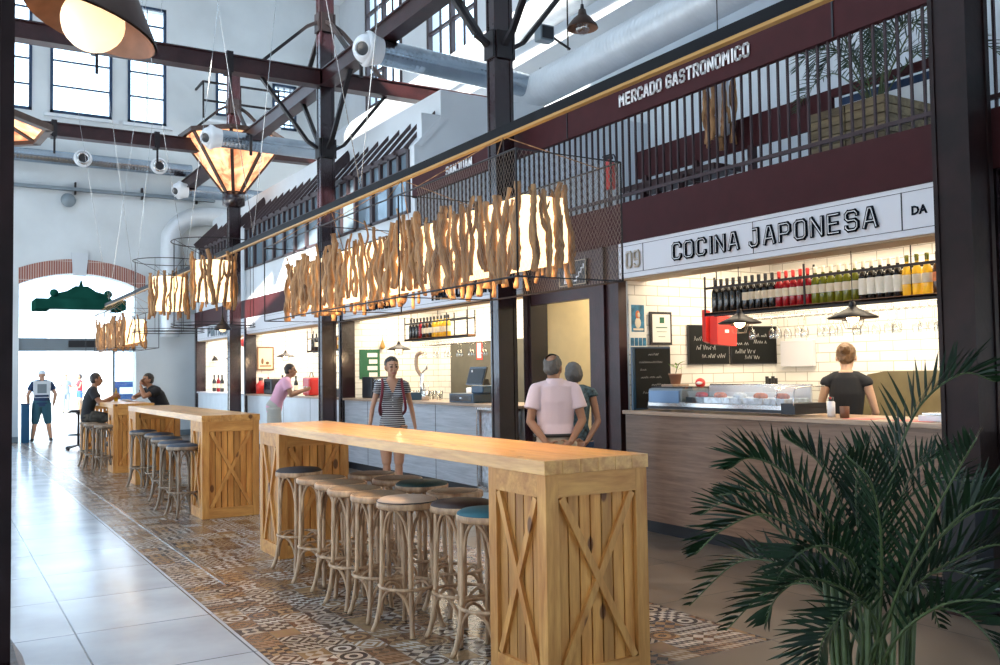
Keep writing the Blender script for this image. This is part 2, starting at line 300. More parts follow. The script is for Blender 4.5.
# ------------------------------------------------------------------ mesh builder
class MB:
    def __init__(s): s.v = []; s.f = []; s.m = []; s.s = []
    def add(s, vs, fs, mi=0, smooth=False):
        b = len(s.v); s.v += [V(x) for x in vs]
        for f in fs: s.f.append([b+i for i in f]); s.m.append(mi); s.s.append(smooth)
        return s
    def box(s, x0, x1, y0, y1, z0, z1, mi=0):
        if x0 > x1: x0, x1 = x1, x0
        if y0 > y1: y0, y1 = y1, y0
        return s.add([(x0,y0,z0),(x1,y0,z0),(x1,y1,z0),(x0,y1,z0),(x0,y0,z1),(x1,y0,z1),(x1,y1,z1),(x0,y1,z1)],
                     [(3,2,1,0),(4,5,6,7),(0,1,5,4),(1,2,6,5),(2,3,7,6),(3,0,4,7)], mi)
    def bbox(s, x0, x1, y0, y1, z0, z1, b=.01, mi=0):
        """box with chamfered edges"""
        bm = bmesh.new(); r = bmesh.ops.create_cube(bm, size=1)
        for v in bm.verts: v.co = V(((x0+x1)/2+v.co.x*abs(x1-x0), (y0+y1)/2+v.co.y*abs(y1-y0), (z0+z1)/2+v.co.z*abs(z1-z0)))
        bmesh.ops.bevel(bm, geom=bm.edges[:], offset=b, segments=2, profile=.6, affect='EDGES')
        bm.verts.index_update()
        s.add([v.co.copy() for v in bm.verts], [[v.index for v in f.verts] for f in bm.faces], mi); bm.free(); return s
    def bar(s, p0, p1, w, h, up=(0,0,1), mi=0, ext=0):
        p0, p1 = V(p0), V(p1); d = (p1-p0).normalized(); p0 = p0-d*ext; p1 = p1+d*ext
        u = V(up); sd = d.cross(u)
        if sd.length < 1e-4: sd = d.cross(V((1,0,0)))
        sd.normalize(); u = sd.cross(d)
        a, b = sd*w/2, u*h/2
        vs = [p0-a-b, p0+a-b, p0+a+b, p0-a+b, p1-a-b, p1+a-b, p1+a+b, p1-a+b]
        return s.add(vs, [(0,1,2,3),(7,6,5,4),(0,4,5,1),(1,5,6,2),(2,6,7,3),(3,7,4,0)], mi)
    def tube(s, pts, r, n=8, mi=0, cap=True, closed=False, smooth=True):
        pts = [V(p) for p in pts]; k = len(pts); R = r if isinstance(r, (list, tuple)) else [r]*k
        b = len(s.v); prev = None
        for i, p in enumerate(pts):
            if closed: d = pts[(i+1) % k]-pts[i-1]
            else: d = pts[min(i+1, k-1)]-pts[max(i-1, 0)]
            if d.length < 1e-9: d = V((0,0,1))
            d.normalize()
            if prev is None:
                a = d.cross(V((0,0,1)))
                if a.length < .05: a = d.cross(V((1,0,0)))
            else: a = prev - d*prev.dot(d)
            a.normalize(); prev = a; c = d.cross(a)
            for j in range(n):
                t = 2*PI*j/n; s.v.append(p+(a*math.cos(t)+c*math.sin(t))*R[i])
        for i in range(k if closed else k-1):
            i2 = (i+1) % k
            for j in range(n):
                j2 = (j+1) % n; s.f.append([b+i*n+j, b+i*n+j2, b+i2*n+j2, b+i2*n+j]); s.m.append(mi); s.s.append(smooth)
        if cap and not closed:
            s.f.append([b+j for j in range(n)][::-1]); s.m.append(mi); s.s.append(False)
            s.f.append([b+(k-1)*n+j for j in range(n)]); s.m.append(mi); s.s.append(False)
        return s
    def cyl(s, p0, p1, r0, r1=None, n=16, mi=0, cap=True):
        return s.tube([p0, p1], [r0, r0 if r1 is None else r1], n, mi, cap)
    def lathe(s, prof, c=(0,0,0), n=20, mi=0, smooth=True, ang=0, axis=None):
        """prof: [(r,z)], closes poles when r==0"""
        b = len(s.v); c = V(c); k = len(prof)
        Rm = axis.to_3x3() if axis is not None else None
        for r, z in prof:
            for j in range(n):
                t = 2*PI*j/n+ang; q = V((r*math.cos(t), r*math.sin(t), z))
                if Rm: q = Rm @ q
                s.v.append(c+q)
        for i in range(k-1):
            for j in range(n):
                j2 = (j+1) % n; s.f.append([b+i*n+j, b+i*n+j2, b+(i+1)*n+j2, b+(i+1)*n+j]); s.m.append(mi); s.s.append(smooth)
        return s
    def sphere(s, c, r, n=12, mi=0):
        rr = r if isinstance(r, (tuple, list)) else (r, r, r); b = len(s.v); c = V(c); h = n//2+1
        for i in range(h+1):
            ph = PI*i/h
            for j in range(n):
                t = 2*PI*j/n; s.v.append(c+V((rr[0]*math.sin(ph)*math.cos(t), rr[1]*math.sin(ph)*math.sin(t), -rr[2]*math.cos(ph))))
        for i in range(h):
            for j in range(n):
                j2 = (j+1) % n; s.f.append([b+i*n+j, b+i*n+j2, b+(i+1)*n+j2, b+(i+1)*n+j]); s.m.append(mi); s.s.append(True)
        return s
    def prism(s, poly, axis, a0, a1, mi=0):
        """poly: 2D points in the plane of the other two axes (order xyz)"""
        n = len(poly); ax = 'XYZ'.index(axis); vs = []
        for a in (a0, a1):
            for p in poly:
                q = [0,0,0]; o = [i for i in range(3) if i != ax]; q[o[0]], q[o[1]] = p; q[ax] = a; vs.append(q)
        fs = [list(range(n)), list(range(2*n-1, n-1, -1))]+[[i, n+i, n+(i+1) % n, (i+1) % n] for i in range(n)]
        return s.add(vs, fs, mi)
    def build(s, name, mat, parent=None, **kw):
        me = bpy.data.meshes.new(name); vs = s.v
        org = V((0,0,0))
        if parent is not None:
            org = WORLD[parent.name]
        elif kw.get('pivot', True) and vs and kw.get('kind') != 'structure':
            xs = [v.x for v in vs]; ys = [v.y for v in vs]; zs = [v.z for v in vs]
            org = V(((min(xs)+max(xs))/2, (min(ys)+max(ys))/2, min(zs)))
        me.from_pydata([tuple(v-org) for v in vs], [], s.f)
        for m in (mat if isinstance(mat, (list, tuple)) else [mat]): me.materials.append(M[m] if isinstance(m, str) else m)
        me.polygons.foreach_set('material_index', s.m); me.polygons.foreach_set('use_smooth', s.s)
        bm = bmesh.new(); bm.from_mesh(me); bmesh.ops.recalc_face_normals(bm, faces=bm.faces[:]); bm.to_mesh(me); bm.free()
        me.update()
        return link(name, me, parent, org, **kw)
WORLD = {}
def link(name, data, parent, org, label=None, cat=None, group=None, kind=None, pivot=True):
    o = bpy.data.objects.new(name, data); COL.objects.link(o)
    if parent is None: o.location = org; WORLD[o.name] = V(org)
    else: o.parent = parent; WORLD[o.name] = WORLD[parent.name].copy()
    if label: o['label'] = label
    if cat: o['category'] = cat
    if group: o['group'] = group
    if kind: o['kind'] = kind
    return o
def thing(name, loc, label, cat, group=None):
    return link(name, None, None, V(loc), label, cat, group)
def struct(name, mb, mat): return mb.build(name, mat, None, kind='structure', pivot=False)
KIDS = {}
def copy_tree(o, loc=None, rotz=None, label=None, parent=None, scale=None):
    c = o.copy(); COL.objects.link(c)
    if parent is not None: c.parent = parent
    if loc is not None: c.location = loc
    if rotz is not None: c.rotation_euler = (0, 0, rotz)
    if scale is not None: c.scale = scale
    if label: c['label'] = label
    for ch in KIDS.get(o.name) or [x for x in COL.objects if x.parent == o]: copy_tree(ch, parent=c)
    return c
def arc(c, r, a0, a1, n, plane='XY', r2=None):
    r2 = r2 or r; out = []
    for i in range(n+1):
        t = a0+(a1-a0)*i/n; p, q = r*math.cos(t), r2*math.sin(t)
        out.append(V(c)+{'XY': V((p,q,0)), 'XZ': V((p,0,q)), 'YZ': V((0,p,q))}[plane])
    return out
def smooth_path(pts, n=6):
    pts = [V(p) for p in pts]; P = [pts[0]*2-pts[1]]+pts+[pts[-1]*2-pts[-2]]; out = []
    for i in range(1, len(P)-2):
        for k in range(n):
            t = k/n; a, b, c, d = P[i-1], P[i], P[i+1], P[i+2]
            out.append(.5*((2*b)+(c-a)*t+(2*a-5*b+4*c-d)*t*t+(3*b-a-3*c+d)*t**3))
    out.append(pts[-1]); return out

# ------------------------------------------------------------------ camera
cd = bpy.data.cameras.new('camera'); cam = bpy.data.objects.new('camera', cd); COL.objects.link(cam); scene.camera = cam
F, YAW, PIT, ROL = 924.5, .55, .0425, -.0149
cd.sensor_width = 36; cd.lens = F/1000*36; cd.clip_start = .05; cd.clip_end = 500
def rotm():
    c, s = math.cos(YAW), math.sin(YAW); A = Matrix(((c,-s,0),(0,0,-1),(s,c,0)))
    c, s = math.cos(PIT), math.sin(PIT); B = Matrix(((1,0,0),(0,c,s),(0,-s,c)))
    c, s = math.cos(ROL), math.sin(ROL); C = Matrix(((c,-s,0),(s,c,0),(0,0,1)))
    return C @ B @ A
Rc = rotm()
Mw = Matrix((Rc[0], -Rc[1], -Rc[2])).transposed().to_4x4(); Mw.translation = V((0,0,1.55)); cam.matrix_world = Mw

# ------------------------------------------------------------------ lettering
GL = {  # strokes on a 4 x 6 grid, corners cut like the fascia lettering
 'A': [[(-.1,0),(1.5,6),(2.5,6),(4.1,0)], [(.6,1.9),(3.4,1.9)]],
 'C': [[(4,4.6),(4,5.2),(3.2,6),(.8,6),(0,5.2),(0,.8),(.8,0),(3.2,0),(4,.8),(4,1.4)]],
 'O': [[(.8,0),(3.2,0),(4,.8),(4,5.2),(3.2,6),(.8,6),(0,5.2),(0,.8),(.8,0)]],
 'I': [[(.4,0),(.4,6)]], 'N': [[(0,0),(0,6),(4,0),(4,6)]], 'J': [[(0,1.4),(0,.8),(.8,0),(2.6,0),(3.4,.8),(3.4,6),(1.6,6)]],
 'P': [[(0,0),(0,6),(3.2,6),(4,5.2),(4,3.4),(3.2,2.6),(0,2.6)]], 'E': [[(3.8,6),(0,6),(0,0),(3.8,0)], [(0,3.1),(3.2,3.1)]],
 'S': [[(4,4.7),(4,5.2),(3.2,6),(.8,6),(0,5.2),(0,3.9),(.8,3.1),(3.2,3.1),(4,2.3),(4,.8),(3.2,0),(.8,0),(0,.8),(0,1.3)]],
 'M': [[(0,0),(0,6),(2.2,2.6),(4.4,6),(4.4,0)]], 'R': [[(0,0),(0,6),(3.2,6),(4,5.2),(4,3.6),(3.2,2.8),(0,2.8)], [(2,2.8),(4,0)]],
 'D': [[(0,0),(0,6),(2.8,6),(4,4.8),(4,1.2),(2.8,0),(0,0)]], 'G': [[(4,4.7),(4,5.2),(3.2,6),(.8,6),(0,5.2),(0,.8),(.8,0),(3.2,0),(4,.8),(4,2.8),(2.2,2.8)]],
 'T': [[(0,6),(4,6)], [(2,6),(2,0)]], 'U': [[(0,6),(0,.8),(.8,0),(3.2,0),(4,.8),(4,6)]], 'L': [[(0,6),(0,0),(3.6,0)]],
 'Q': [[(.8,0),(3.2,0),(4,.8),(4,5.2),(3.2,6),(.8,6),(0,5.2),(0,.8),(.8,0)], [(2.4,1.6),(4,-.4)]], 'X': [[(0,0),(4,6)], [(0,6),(4,0)]],
 '0': [[(.8,0),(3.2,0),(4,.8),(4,5.2),(3.2,6),(.8,6),(0,5.2),(0,.8),(.8,0)]], '9': [[(0,.8),(.8,0),(3.2,0),(4,.8),(4,5.2),(3.2,6),(.8,6),(0,5.2),(0,3.6),(.8,2.8),(4,2.8)]],
 'H': [[(0,0),(0,6)], [(4,0),(4,6)], [(0,3),(4,3)]], 'W': [[(0,6),(1.1,0),(2.2,4),(3.3,0),(4.4,6)]], 'K': [[(0,0),(0,6)], [(4,6),(.4,3),(4,0)]], "'": [[(.4,6),(.4,4.6)]]}
def letters(mb, text, org, uax, length, h, w, th=.01, nrm=(-1,0,0), mi=0):
    """strokes in the vertical plane through org, along uax"""
    adv = lambda ch: 3.2 if ch == ' ' else (2.9 if ch in "I'" else (7.2 if ch in 'MW' else 6.5))
    tot = sum(adv(c) for c in text)-2.5; su = length/tot; sv = h/6; x = 0
    org, uax, nrm = V(org), V(uax), V(nrm)
    for ch in text:
        for st in GL.get(ch, []):
            P = [org+uax*((x+p[0])*su)+V((0,0,p[1]*sv)) for p in st]
            for a, b in zip(P, P[1:]):
                mb.bar(a+nrm*th/2, b+nrm*th/2, th if False else w, th, up=nrm, mi=mi, ext=w*.36)
        x += adv(ch)
def scribble(mb, org, uax, w, h, seed, nrm, t=.006):
    rnd = random.Random(seed); org, uax, nrm = V(org), V(uax), V(nrm); n = max(6, int(w/.014)); pts = []
    for i in range(n+1):
        if rnd.random() < .12 and len(pts) > 3:
            mb.tube(pts, t*.35, 4); pts = []; continue
        pts.append(org+uax*(w*i/n+rnd.uniform(-.004,.004))+V((0,0,(h if i % 2 else 0)*rnd.uniform(.45,1.05)))+nrm*.004)
    if len(pts) > 2: mb.tube(pts, t*.35, 4)
def text_obj(name, s, org, ux, size, mat, parent, bold=.0, nrm=None):
    cu = bpy.data.curves.new('t', 'FONT'); cu.body = s; cu.size = size; cu.extrude = .002; cu.offset = bold; cu.resolution_u = 2
    t = bpy.data.objects.new('t', cu); COL.objects.link(t); bpy.context.view_layer.update()
    me = bpy.data.meshes.new_from_object(t.evaluated_get(bpy.context.evaluated_depsgraph_get()))
    bpy.data.objects.remove(t); mb = MB(); ux = V(ux)
    nz = ux.cross(V((0,0,1)))
    vs = [V(org)+ux*v.co.x+V((0,0,1))*v.co.y+nz*v.co.z for v in me.vertices]
    mb.add(vs, [list(p.vertices) for p in me.polygons]); bpy.data.meshes.remove(me)
    return mb.build(name, mat, parent)

# ================================================================== THE SETTING
def floor_piece(name, x0, x1, y0, y1, mat, ox=0, oy=0, z=0):
    b = MB().box(x0-ox, x1-ox, y0-oy, y1-oy, z-.15, z)
    o = b.build(name, mat, None, kind='structure', pivot=False); o.location = (ox, oy, 0); return o
floor_piece('floor', -8, 1.575, -3, 25.6, 'floorlight', .75-8, 6.197-9.7)
floor_piece('floor', 1.575, 4.09, 3.76, 25.6, 'mosaic', 1.575, 3.76)
floor_piece('floor', 4.09, 10.7, -3, 25.6, 'floorgrey', 4.09, 3.76)
floor_piece('floor', 1.575, 4.09, -3, 3.76, 'floorgrey', 4.09, 3.76)
struct('trim_floor_strip', MB().box(1.86, 1.89, 7.0, 25.0, 0, .004), 'chrome')
struct('floor_outside', MB().box(-40, 60, 25.6, 110, -.15, -.01).box(-40, -8, -20, 25.6, -.15, -.01), 'pavement')

# back wall with arched doorway and high windows
YB = 25.5; AX0, AX1, ASP, ACR = 1.78, 4.50, 3.90, 4.20
def arch_z(x, lift=0):
    c = (AX0+AX1)/2; hw = (AX1-AX0)/2; s = ACR-ASP; R = (hw*hw+s*s)/(2*s)
    return ASP-(R-s)+math.sqrt(max(0, (R+lift)**2-(x-c)**2))
wb = MB(); Y1 = YB+.45
wins = [(.2, 2.03), (2.44, 3.90), (4.28, 5.25), (6.56, 6.98), (8.15, 8.85)]
wz = [(8.25, 11.4), (8.25, 11.4), (8.25, 11.4), (8.72, 10.05), (8.55, 9.85)]
wb.box(-8, -7.4, YB, Y1, 0, 8.25).box(-7.4, .7, YB, Y1, 0, .3).box(-7.4, .7, YB, Y1, 7.7, 8.25).box(.7, AX0, YB, Y1, 0, 8.25); wb.box(AX1, 10.2, YB, Y1, 0, 8.25)
n = 16; xs = [AX0+(AX1-AX0)*i/n for i in range(n+1)]
for a, b_ in zip(xs, xs[1:]):
    za, zb = arch_z(a), arch_z(b_)
    wb.add([(a,YB,za),(b_,YB,zb),(b_,YB,8.25),(a,YB,8.25),(a,Y1,za),(b_,Y1,zb),(b_,Y1,8.25),(a,Y1,8.25)], [(3,2,1,0),(4,5,6,7),(0,1,5,4),(2,3,7,6)])
px_ = -8
for (a, b_), (z0, z1) in zip(wins, wz):
    wb.box(px_, a, YB, Y1, 8.25, 12.5); wb.box(a, b_, YB, Y1, z1, 12.5)
    if z0 > 8.25: wb.box(a, b_, YB, Y1, 8.25, z0)
    px_ = b_
wb.box(px_, 10.2, YB, Y1, 8.25, 12.5)
struct('wall_back', wb, 'wallback')
for side in (0, 1):
    ab = MB(); c = (AX0+AX1)/2; x0, x1 = ((AX0-.02, c-.17), (c+.17, AX1+.22))[side]; n = 14
    for i in range(n):
        a, b_ = x0+(x1-x0)*i/n, x0+(x1-x0)*(i+1)/n
        ab.add([(a,YB-.03,arch_z(a)),(b_,YB-.03,arch_z(b_)),(b_,YB-.03,arch_z(b_,.36)),(a,YB-.03,arch_z(a,.36)),(a,YB+.02,arch_z(a)),(b_,YB+.02,arch_z(b_)),(b_,YB+.02,arch_z(b_,.36)),(a,YB+.02,arch_z(a,.36))],
               [(3,2,1,0),(4,5,6,7),(0,1,5,4),(2,3,7,6),(1,2,6,5),(0,4,7,3)])
    struct('trim_brick_arch', ab, 'brick')
struct('trim_keystone', MB().prism([(c-.15, 4.14), (c+.15, 4.14), (c+.20, 4.72), (c-.20, 4.72)], 'Y', YB-.07, YB+.01), 'wall')
struct('baseboard_back', MB().box(4.5, 5.9, YB-.03, YB, 0, .14).box(1.0, AX0, YB-.03, YB, 0, .14), 'signgrey')
def window(x0, x1, z0, z1, hs, vs, mat='black', y=YB, pane=True, name='window_1'):
    f = MB(); t = .07
    f.box(x0, x0+t, y-.03, y+.06, z0, z1).box(x1-t, x1, y-.03, y+.06, z0, z1).box(x0, x1, y-.03, y+.06, z0, z0+t).box(x0, x1, y-.03, y+.06, z1-t, z1)
    for h in hs: f.box(x0, x1, y-.01, y+.04, h-.02, h+.02)
    for v in vs: f.box(x0+(x1-x0)*v-.012, x0+(x1-x0)*v+.012, y, y+.03, z0, z1)
    w = struct(name, f, mat)
    if pane: MB().box(x0+t, x1-t, y+.01, y+.016, z0+t, z1-t).build('window_pane', 'glasspane', w)
    return w
M['bluewin'] = flat('dark blue window frame', (.015,.04,.09), .4)
for k in range(3): window(-7.4+k*2.7, -4.7+k*2.7, .3, 7.7, (2.1, 3.9, 5.8), (.33, .66), 'bluewin', name='window_%d' % (20+k))  # unseen windows, added to reflect in column faces and brighten the floor
window(.2, 2.03, 8.25, 11.4, (8.9, 9.55, 10.2, 10.85), (.5,), 'bluewin', name='window_1')
window(2.44, 3.90, 8.25, 11.4, (8.95, 9.6, 10.25, 10.9), (), 'bluewin', name='window_2')
window(4.28, 5.25, 8.23, 11.4, (8.95, 9.6, 10.25, 10.9), (.5,), 'bluewin', name='window_3')
window(6.56, 6.98, 8.72, 10.05, (9.45,), (), 'bluewin', name='window_4')
window(8.15, 8.85, 8.55, 9.85, [8.55+.16*i for i in range(1, 8)], (.25, .5, .75), 'bluewin', name='window_5')
struct('trim_sill_back', MB().box(2.3, 4.05, YB-.10, YB, 8.14, 8.22).box(4.16, 5.4, YB-.10, YB, 8.14, 8.22), 'wall')

# right hand clerestory wall
XR = 10.2; wr = MB(); seg = [(17.45, 19.75), (21.3, 23.5)]; p_ = -3
for a, b_ in seg: wr.box(XR, XR+.35, p_, a, 3.2, 12.5); wr.box(XR, XR+.35, a, b_, 3.2, 8.85); p_ = b_
wr.box(XR, XR+.35, p_, 25.95, 3.2, 12.5); struct('wall_right', wr, 'wall')
for k, (a, b_) in enumerate(seg):
    f = MB(); 
    for v in (0, .5, 1): y = a+(b_-a)*v; f.box(XR-.03, XR+.08, y-.06, y+.06, 8.85, 12.4)
    for v in (.25, .75): y = a+(b_-a)*v; f.box(XR, XR+.05, y-.02, y+.02, 8.85, 12.4)
    for h in (8.88, 9.75, 10.6, 11.5): f.box(XR-.02, XR+.07, a, b_, h-.035, h+.035)
    w = struct('window_%d' % (6+k), f, 'officeframe'); MB().box(XR+.02, XR+.03, a, b_, 8.85, 12.4).build('window_pane', 'glasspane', w)

# roof with an unseen opening shaped for sunlight, left wall with added light openings, wall behind the camera
rf = MB(); SX0, SX1, SY0, SY1, ZR = -5.8, 1.2, 6.3, 16.5, 12.5
rf.box(-8.3, SX0, -6, 26, ZR, ZR+.2).box(SX1, 10.6, -6, 26, ZR, ZR+.2).box(SX0, SX1, -6, SY0, ZR, ZR+.2).box(SX0, SX1, SY1, 26, ZR, ZR+.2)
struct('ceiling_roof', rf, 'wall')
wl = MB(); wa, wb_ = 5.5, 13.0   # unseen slanting slot, shaped to throw a sun stripe on the facade
wl.box(-8.3, -8, -6, wa, 3.3, ZR).box(-8.3, -8, wb_, 26, 3.3, ZR)
for y in range(-6, 27, 4): wl.box(-8.3, -8, y, y+.5, 0, 3.3)   # unseen openings, added to let sky light in from the left
wl.prism([(wa,3.3),(wb_,3.3),(wb_,9.2),(wa,11.05)], 'X', -8.3, -8).prism([(wa,11.7),(wb_,9.9),(wb_,ZR),(wa,ZR)], 'X', -8.3, -8)
struct('wall_left', wl, 'wall')
struct('wall_front', MB().box(-8.3, 10.6, -6.3, -6, 0, ZR), 'wall')
struct('floor', MB().box(-8, 10.7, -6.2, -3, -.15, 0), 'floorgrey')

# upper floor over the stalls
XF = 5.82
struct('floor_gallery', MB().box(XF+.08, XR, 1.0, YB, 2.86, 3.2), 'signwhite')
struct('trim_fascia', MB().box(XF-.02, XF+.08, 1.0, 24.7, 2.805, 3.2), 'maroon')
struct('ceiling_stalls', MB().box(XF+.1, 9.2, 1.0, 24.7, 2.80, 2.86), 'signwhite')
ow = MB(); XO = 5.84; secs = [(11.98, 15.25), (15.62, 20.15), (20.75, 24.2)]
ow.box(XO, XO+.12, 11.80, 24.7, 3.2, 3.86)
p_ = 11.80
for a, b_ in secs: ow.box(XO, XO+.12, p_, a, 3.86, 4.82); p_ = b_
ow.box(XO, XO+.12, p_, 24.7, 3.86, 4.82)
ow.box(XO+.12, XR, 11.80, 11.95, 3.2, 5.30)
ow.prism([(XO, 4.82), (XO+.14, 4.82), (XO+.58, 5.30), (XO+.46, 5.30)], 'Y', 11.785, 24.7)
ow.box(6.27, 6.40, 11.79, 24.7, 5.26, 5.68); ow.box(6.40, XR, 11.80, 12.0, 5.30, 5.68); ow.box(6.4, XR, 12.0, 24.7, 5.26, 5.32)
struct('wall_office', ow, 'wall')
for k, (a, b_) in enumerate(secs):
    f = MB(); nn = int(round((b_-a)/.62)); st = (b_-a)/nn
    for i in range(nn+1): f.box(XO-.03, XO+.06, a+st*i-.05, a+st*i+.05, 3.86, 4.50)
    f.box(XO-.03, XO+.06, a, b_, 4.44, 4.52).box(XO-.03, XO+.06, a, b_, 4.75, 4.84).box(XO-.03, XO+.05, a, b_, 3.86, 3.90)
    n2 = nn*2
    for i in range(n2+1): y = a+(b_-a)*i/n2; f.box(XO-.03, XO+.05, y-.035, y+.035, 4.5, 4.78)
    nr = int(round((b_-a)/.42))
    for i in range(nr+1):  # ribs of the sloping canopy
        y = a+(b_-a)*i/nr; f.bar((XO-.06, y, 4.80), (XO+.47, y, 5.42), .032, .05, up=(-.7,0,.7))
    f.bar((XO-.02, a, 4.84), (XO+.50, a, 5.36), .30, .02, up=(-.7,0,.7)) if False else None
    w = struct('window_%d' % (8+k), f, 'officeframe')
    MB().box(XO+.02, XO+.03, a, b_, 3.86, 4.78).build('window_pane', 'ledge', w)
    # lifted end flap of the canopy
    fl = MB(); fl.add([(XO-.1, b_+.0, 4.82), (XO+.48, b_, 5.34), (XO+.40, b_, 5.52), (XO-.16, b_, 4.95)], [(0,1,2,3)]); fl.add([(XO-.1, b_+.03, 4.82), (XO+.48, b_+.03, 5.34), (XO+.40, b_+.03, 5.52), (XO-.16, b_+.03, 4.95)], [(3,2,1,0)])
    fl.bar((XO-.13, b_+.015, 4.88), (XO+.44, b_+.015, 5.43), .05, .14, up=(-.7,0,.7)).build('canopy_flap', 'officeframe', w)

# partitions and back walls of the stalls
for nm, y0, y1 in (('wall_partition', 7.2, 7.68), ('wall_partition', 8.79, 8.91), ('wall_partition', 14.5, 14.62), ('wall_partition', 20.1, 20.2), ('wall_partition', 24.55, 24.8)):
    struct(nm, MB().box(XF+.08, 9.2, y0, y1, 0, 2.8), 'cream' if y0 in (8.79,) else 'wall')
def tilewall(x0, x1, y, z0=0, z1=2.8): struct('wall_tiles', MB().box(x0, x1, y-.012, y, z0, z1), 'subway_x')
tilewall(XF+.10, 8.0, 7.2); tilewall(XF+.1, 7.6, 14.5); tilewall(XF+.1, 7.6, 20.1); tilewall(XF+.1, 7.6, 24.55)
struct('wall_stall_back', MB().box(8.0, 8.1, 1.0, 7.19, 0, 2.8), 'subway_y')
for a, b_ in ((8.91, 14.48), (14.62, 20.08), (20.2, 24.53)): struct('wall_stall_back', MB().box(7.6, 7.7, a, b_, 0, 2.8), 'subway_y')
struct('wall_passage_back', MB().box(9.0, 9.1, 7.68, 8.79, 0, 2.8), 'cream')
struct('trim_panel_grey', MB().box(7.55, 7.6, 9.0, 13.95, 0, 2.05), 'plastergrey')
struct('trim_dark_pilaster', MB().box(XF-.02, XF+.08, 7.2, 7.68, 0, 2.8).box(XF-.05, XF-.02, 7.40, 7.46, 0, 2.8), 'steel')
struct('trim_passage_board', MB().box(XF-.02, XF+.06, 7.68, 8.79, 2.30, 2.8), 'steel')
# facade posts
for y0, y1 in ((3.30, 3.44), (8.79, 8.91), (14.50, 14.62), (20.06, 20.18), (24.45, 24.62)):
    struct('trim_facade_post', MB().box(XF-.03, XF+.20, y0-.02, y1+.02, 0, 2.805).box(XF-.045, XF-.03, y0+.03, y1-.03, 0, 2.8), 'steelworn')
# sign boards over the openings
bays = [(1.2, 7.2), (8.91, 14.5), (14.62, 20.1), (20.2, 24.5)]
for a, b_ in bays:
    s = struct('trim_sign_board', MB().box(XF-.01, XF+.02, a, b_, 2.455, 2.803), 'signwhite')
    MB().box(XF+.02, XF+.32, a, b_, 2.44, 2.79).build('shutter_box', 'signedge', s)
    l = MB()
    for z in (2.50, 2.765): l.box(XF-.013, XF-.009, a, b_, z, z+.004)
    l.build('sign_rule', 'black', s)
    MB().box(XF+.33, XF+.37, a+.1, b_-.1, 2.76, 2.79).build('led_strip', 'led', s)
sg = thing('sign_lettering', (XF-.02, 5.3, 2.53), 'large dark outlined COCINA JAPONESA lettering on the white fascia', 'sign')
o = MB(); letters(o, 'COCINA JAPONESA', (XF-.016, 6.385, 2.562), (0,-1,0), 2.15, .138, .030, .012); o.build('letter_outline', 'letterdark', sg)
o = MB(); letters(o, 'COCINA JAPONESA', (XF-.0285, 6.385, 2.562), (0,-1,0), 2.15, .138, .006, .004); o.build('letter_inline', 'letterwhite', sg)
ng = thing('stall_number', (XF-.02, 7.0, 2.53), 'beige numerals 09 at the left end of the fascia', 'sign')
o = MB(); letters(o, '09', (XF-.016, 7.06, 2.555), (0,-1,0), .19, .145, .022, .012); o.build('numeral', 'lettergold', ng)
o = MB(); letters(o, '09', (XF-.0285, 7.06, 2.555), (0,-1,0), .19, .145, .005, .004); o.build('numeral_inline', 'signwhite', ng)
MB().box(XF-.014, XF-.010, 6.82, 6.826, 2.50, 2.77).box(XF-.014, XF-.010, 5.42, 5.424, 2.50, 2.77).box(XF-.014, XF-.010, 4.03, 4.038, 2.50, 2.77).build('sign_divider', 'black', ng)
dg = thing('operator_name_sign', (XF-.02, 3.9, 2.53), 'small dark DA lettering at the right end of the fascia', 'sign')
text_obj('lettering', 'DA', (XF-.014, 3.96, 2.60), (0,-1,0), .085, 'letterdark', dg, .003)
mg = thing('sign_lettering', (XF-.02, 10.4, 2.53), 'dark blue MALLORQUIN lettering on the fascia behind the long lamp', 'sign')
o = MB(); letters(o, 'MALLORQUIN', (XF-.018, 11.20, 2.545), (0,-1,0), 1.52, .165, .036, .014); o.build('letter_outline', 'letterdark', mg)
mg = thing('sign_lettering', (XF-.02, 13.0, 2.53), 'dark LLONGUETS lettering at the left of the same fascia', 'sign')
o = MB(); letters(o, "LLONGUET'S", (XF-.018, 13.5, 2.545), (0,-1,0), 1.35, .125, .030, .014); o.build('letter_outline', 'letterdark', mg)
pg = thing('sign_lettering', (XF-.02, 22.5, 2.53), 'grey PINTXOS lettering on the farthest fascia', 'sign')
o = MB(); letters(o, 'PINTXOS', (XF-.018, 23.3, 2.54), (0,-1,0), 1.7, .19, .045, .014); o.build('letter_outline', 'signgrey', pg)

# toilets sign
tg = thing('toilet_sign', (XF-.04, 7.85, 2.42), 'black square sign with white outlined figure and stairs over the passage', 'sign')
MB().box(XF-.045, XF-.025, 7.69, 8.18, 2.45, 2.72).build('sign_panel', 'black', tg)
o = MB(); y0, y1, z0, z1 = 7.70, 8.17, 2.46, 2.71; X_ = XF-.048
for a, b_ in (((y0,z0),(y1,z0)), ((y1,z0),(y1,z1)), ((y1,z1),(y0,z1)), ((y0,z1),(y0,z0)), (((y0+y1)/2,z0),((y0+y1)/2,z1))): o.bar((X_,a[0],a[1]), (X_,b_[0],b_[1]), .008, .004, up=(-1,0,0))
o.build('sign_border', 'lettergold', tg)
o = MB(); o.sphere((X_, 8.05, 2.655), (.004,.024,.024), 10); o.box(X_-.003, X_+.003, 8.02, 8.08, 2.54, 2.625).box(X_-.003, X_+.003, 8.025, 8.045, 2.48, 2.55).box(X_-.003, X_+.003, 8.055, 8.075, 2.48, 2.55)
o.build('figure_pictogram', 'letterwhite', tg)
o = MB(); 
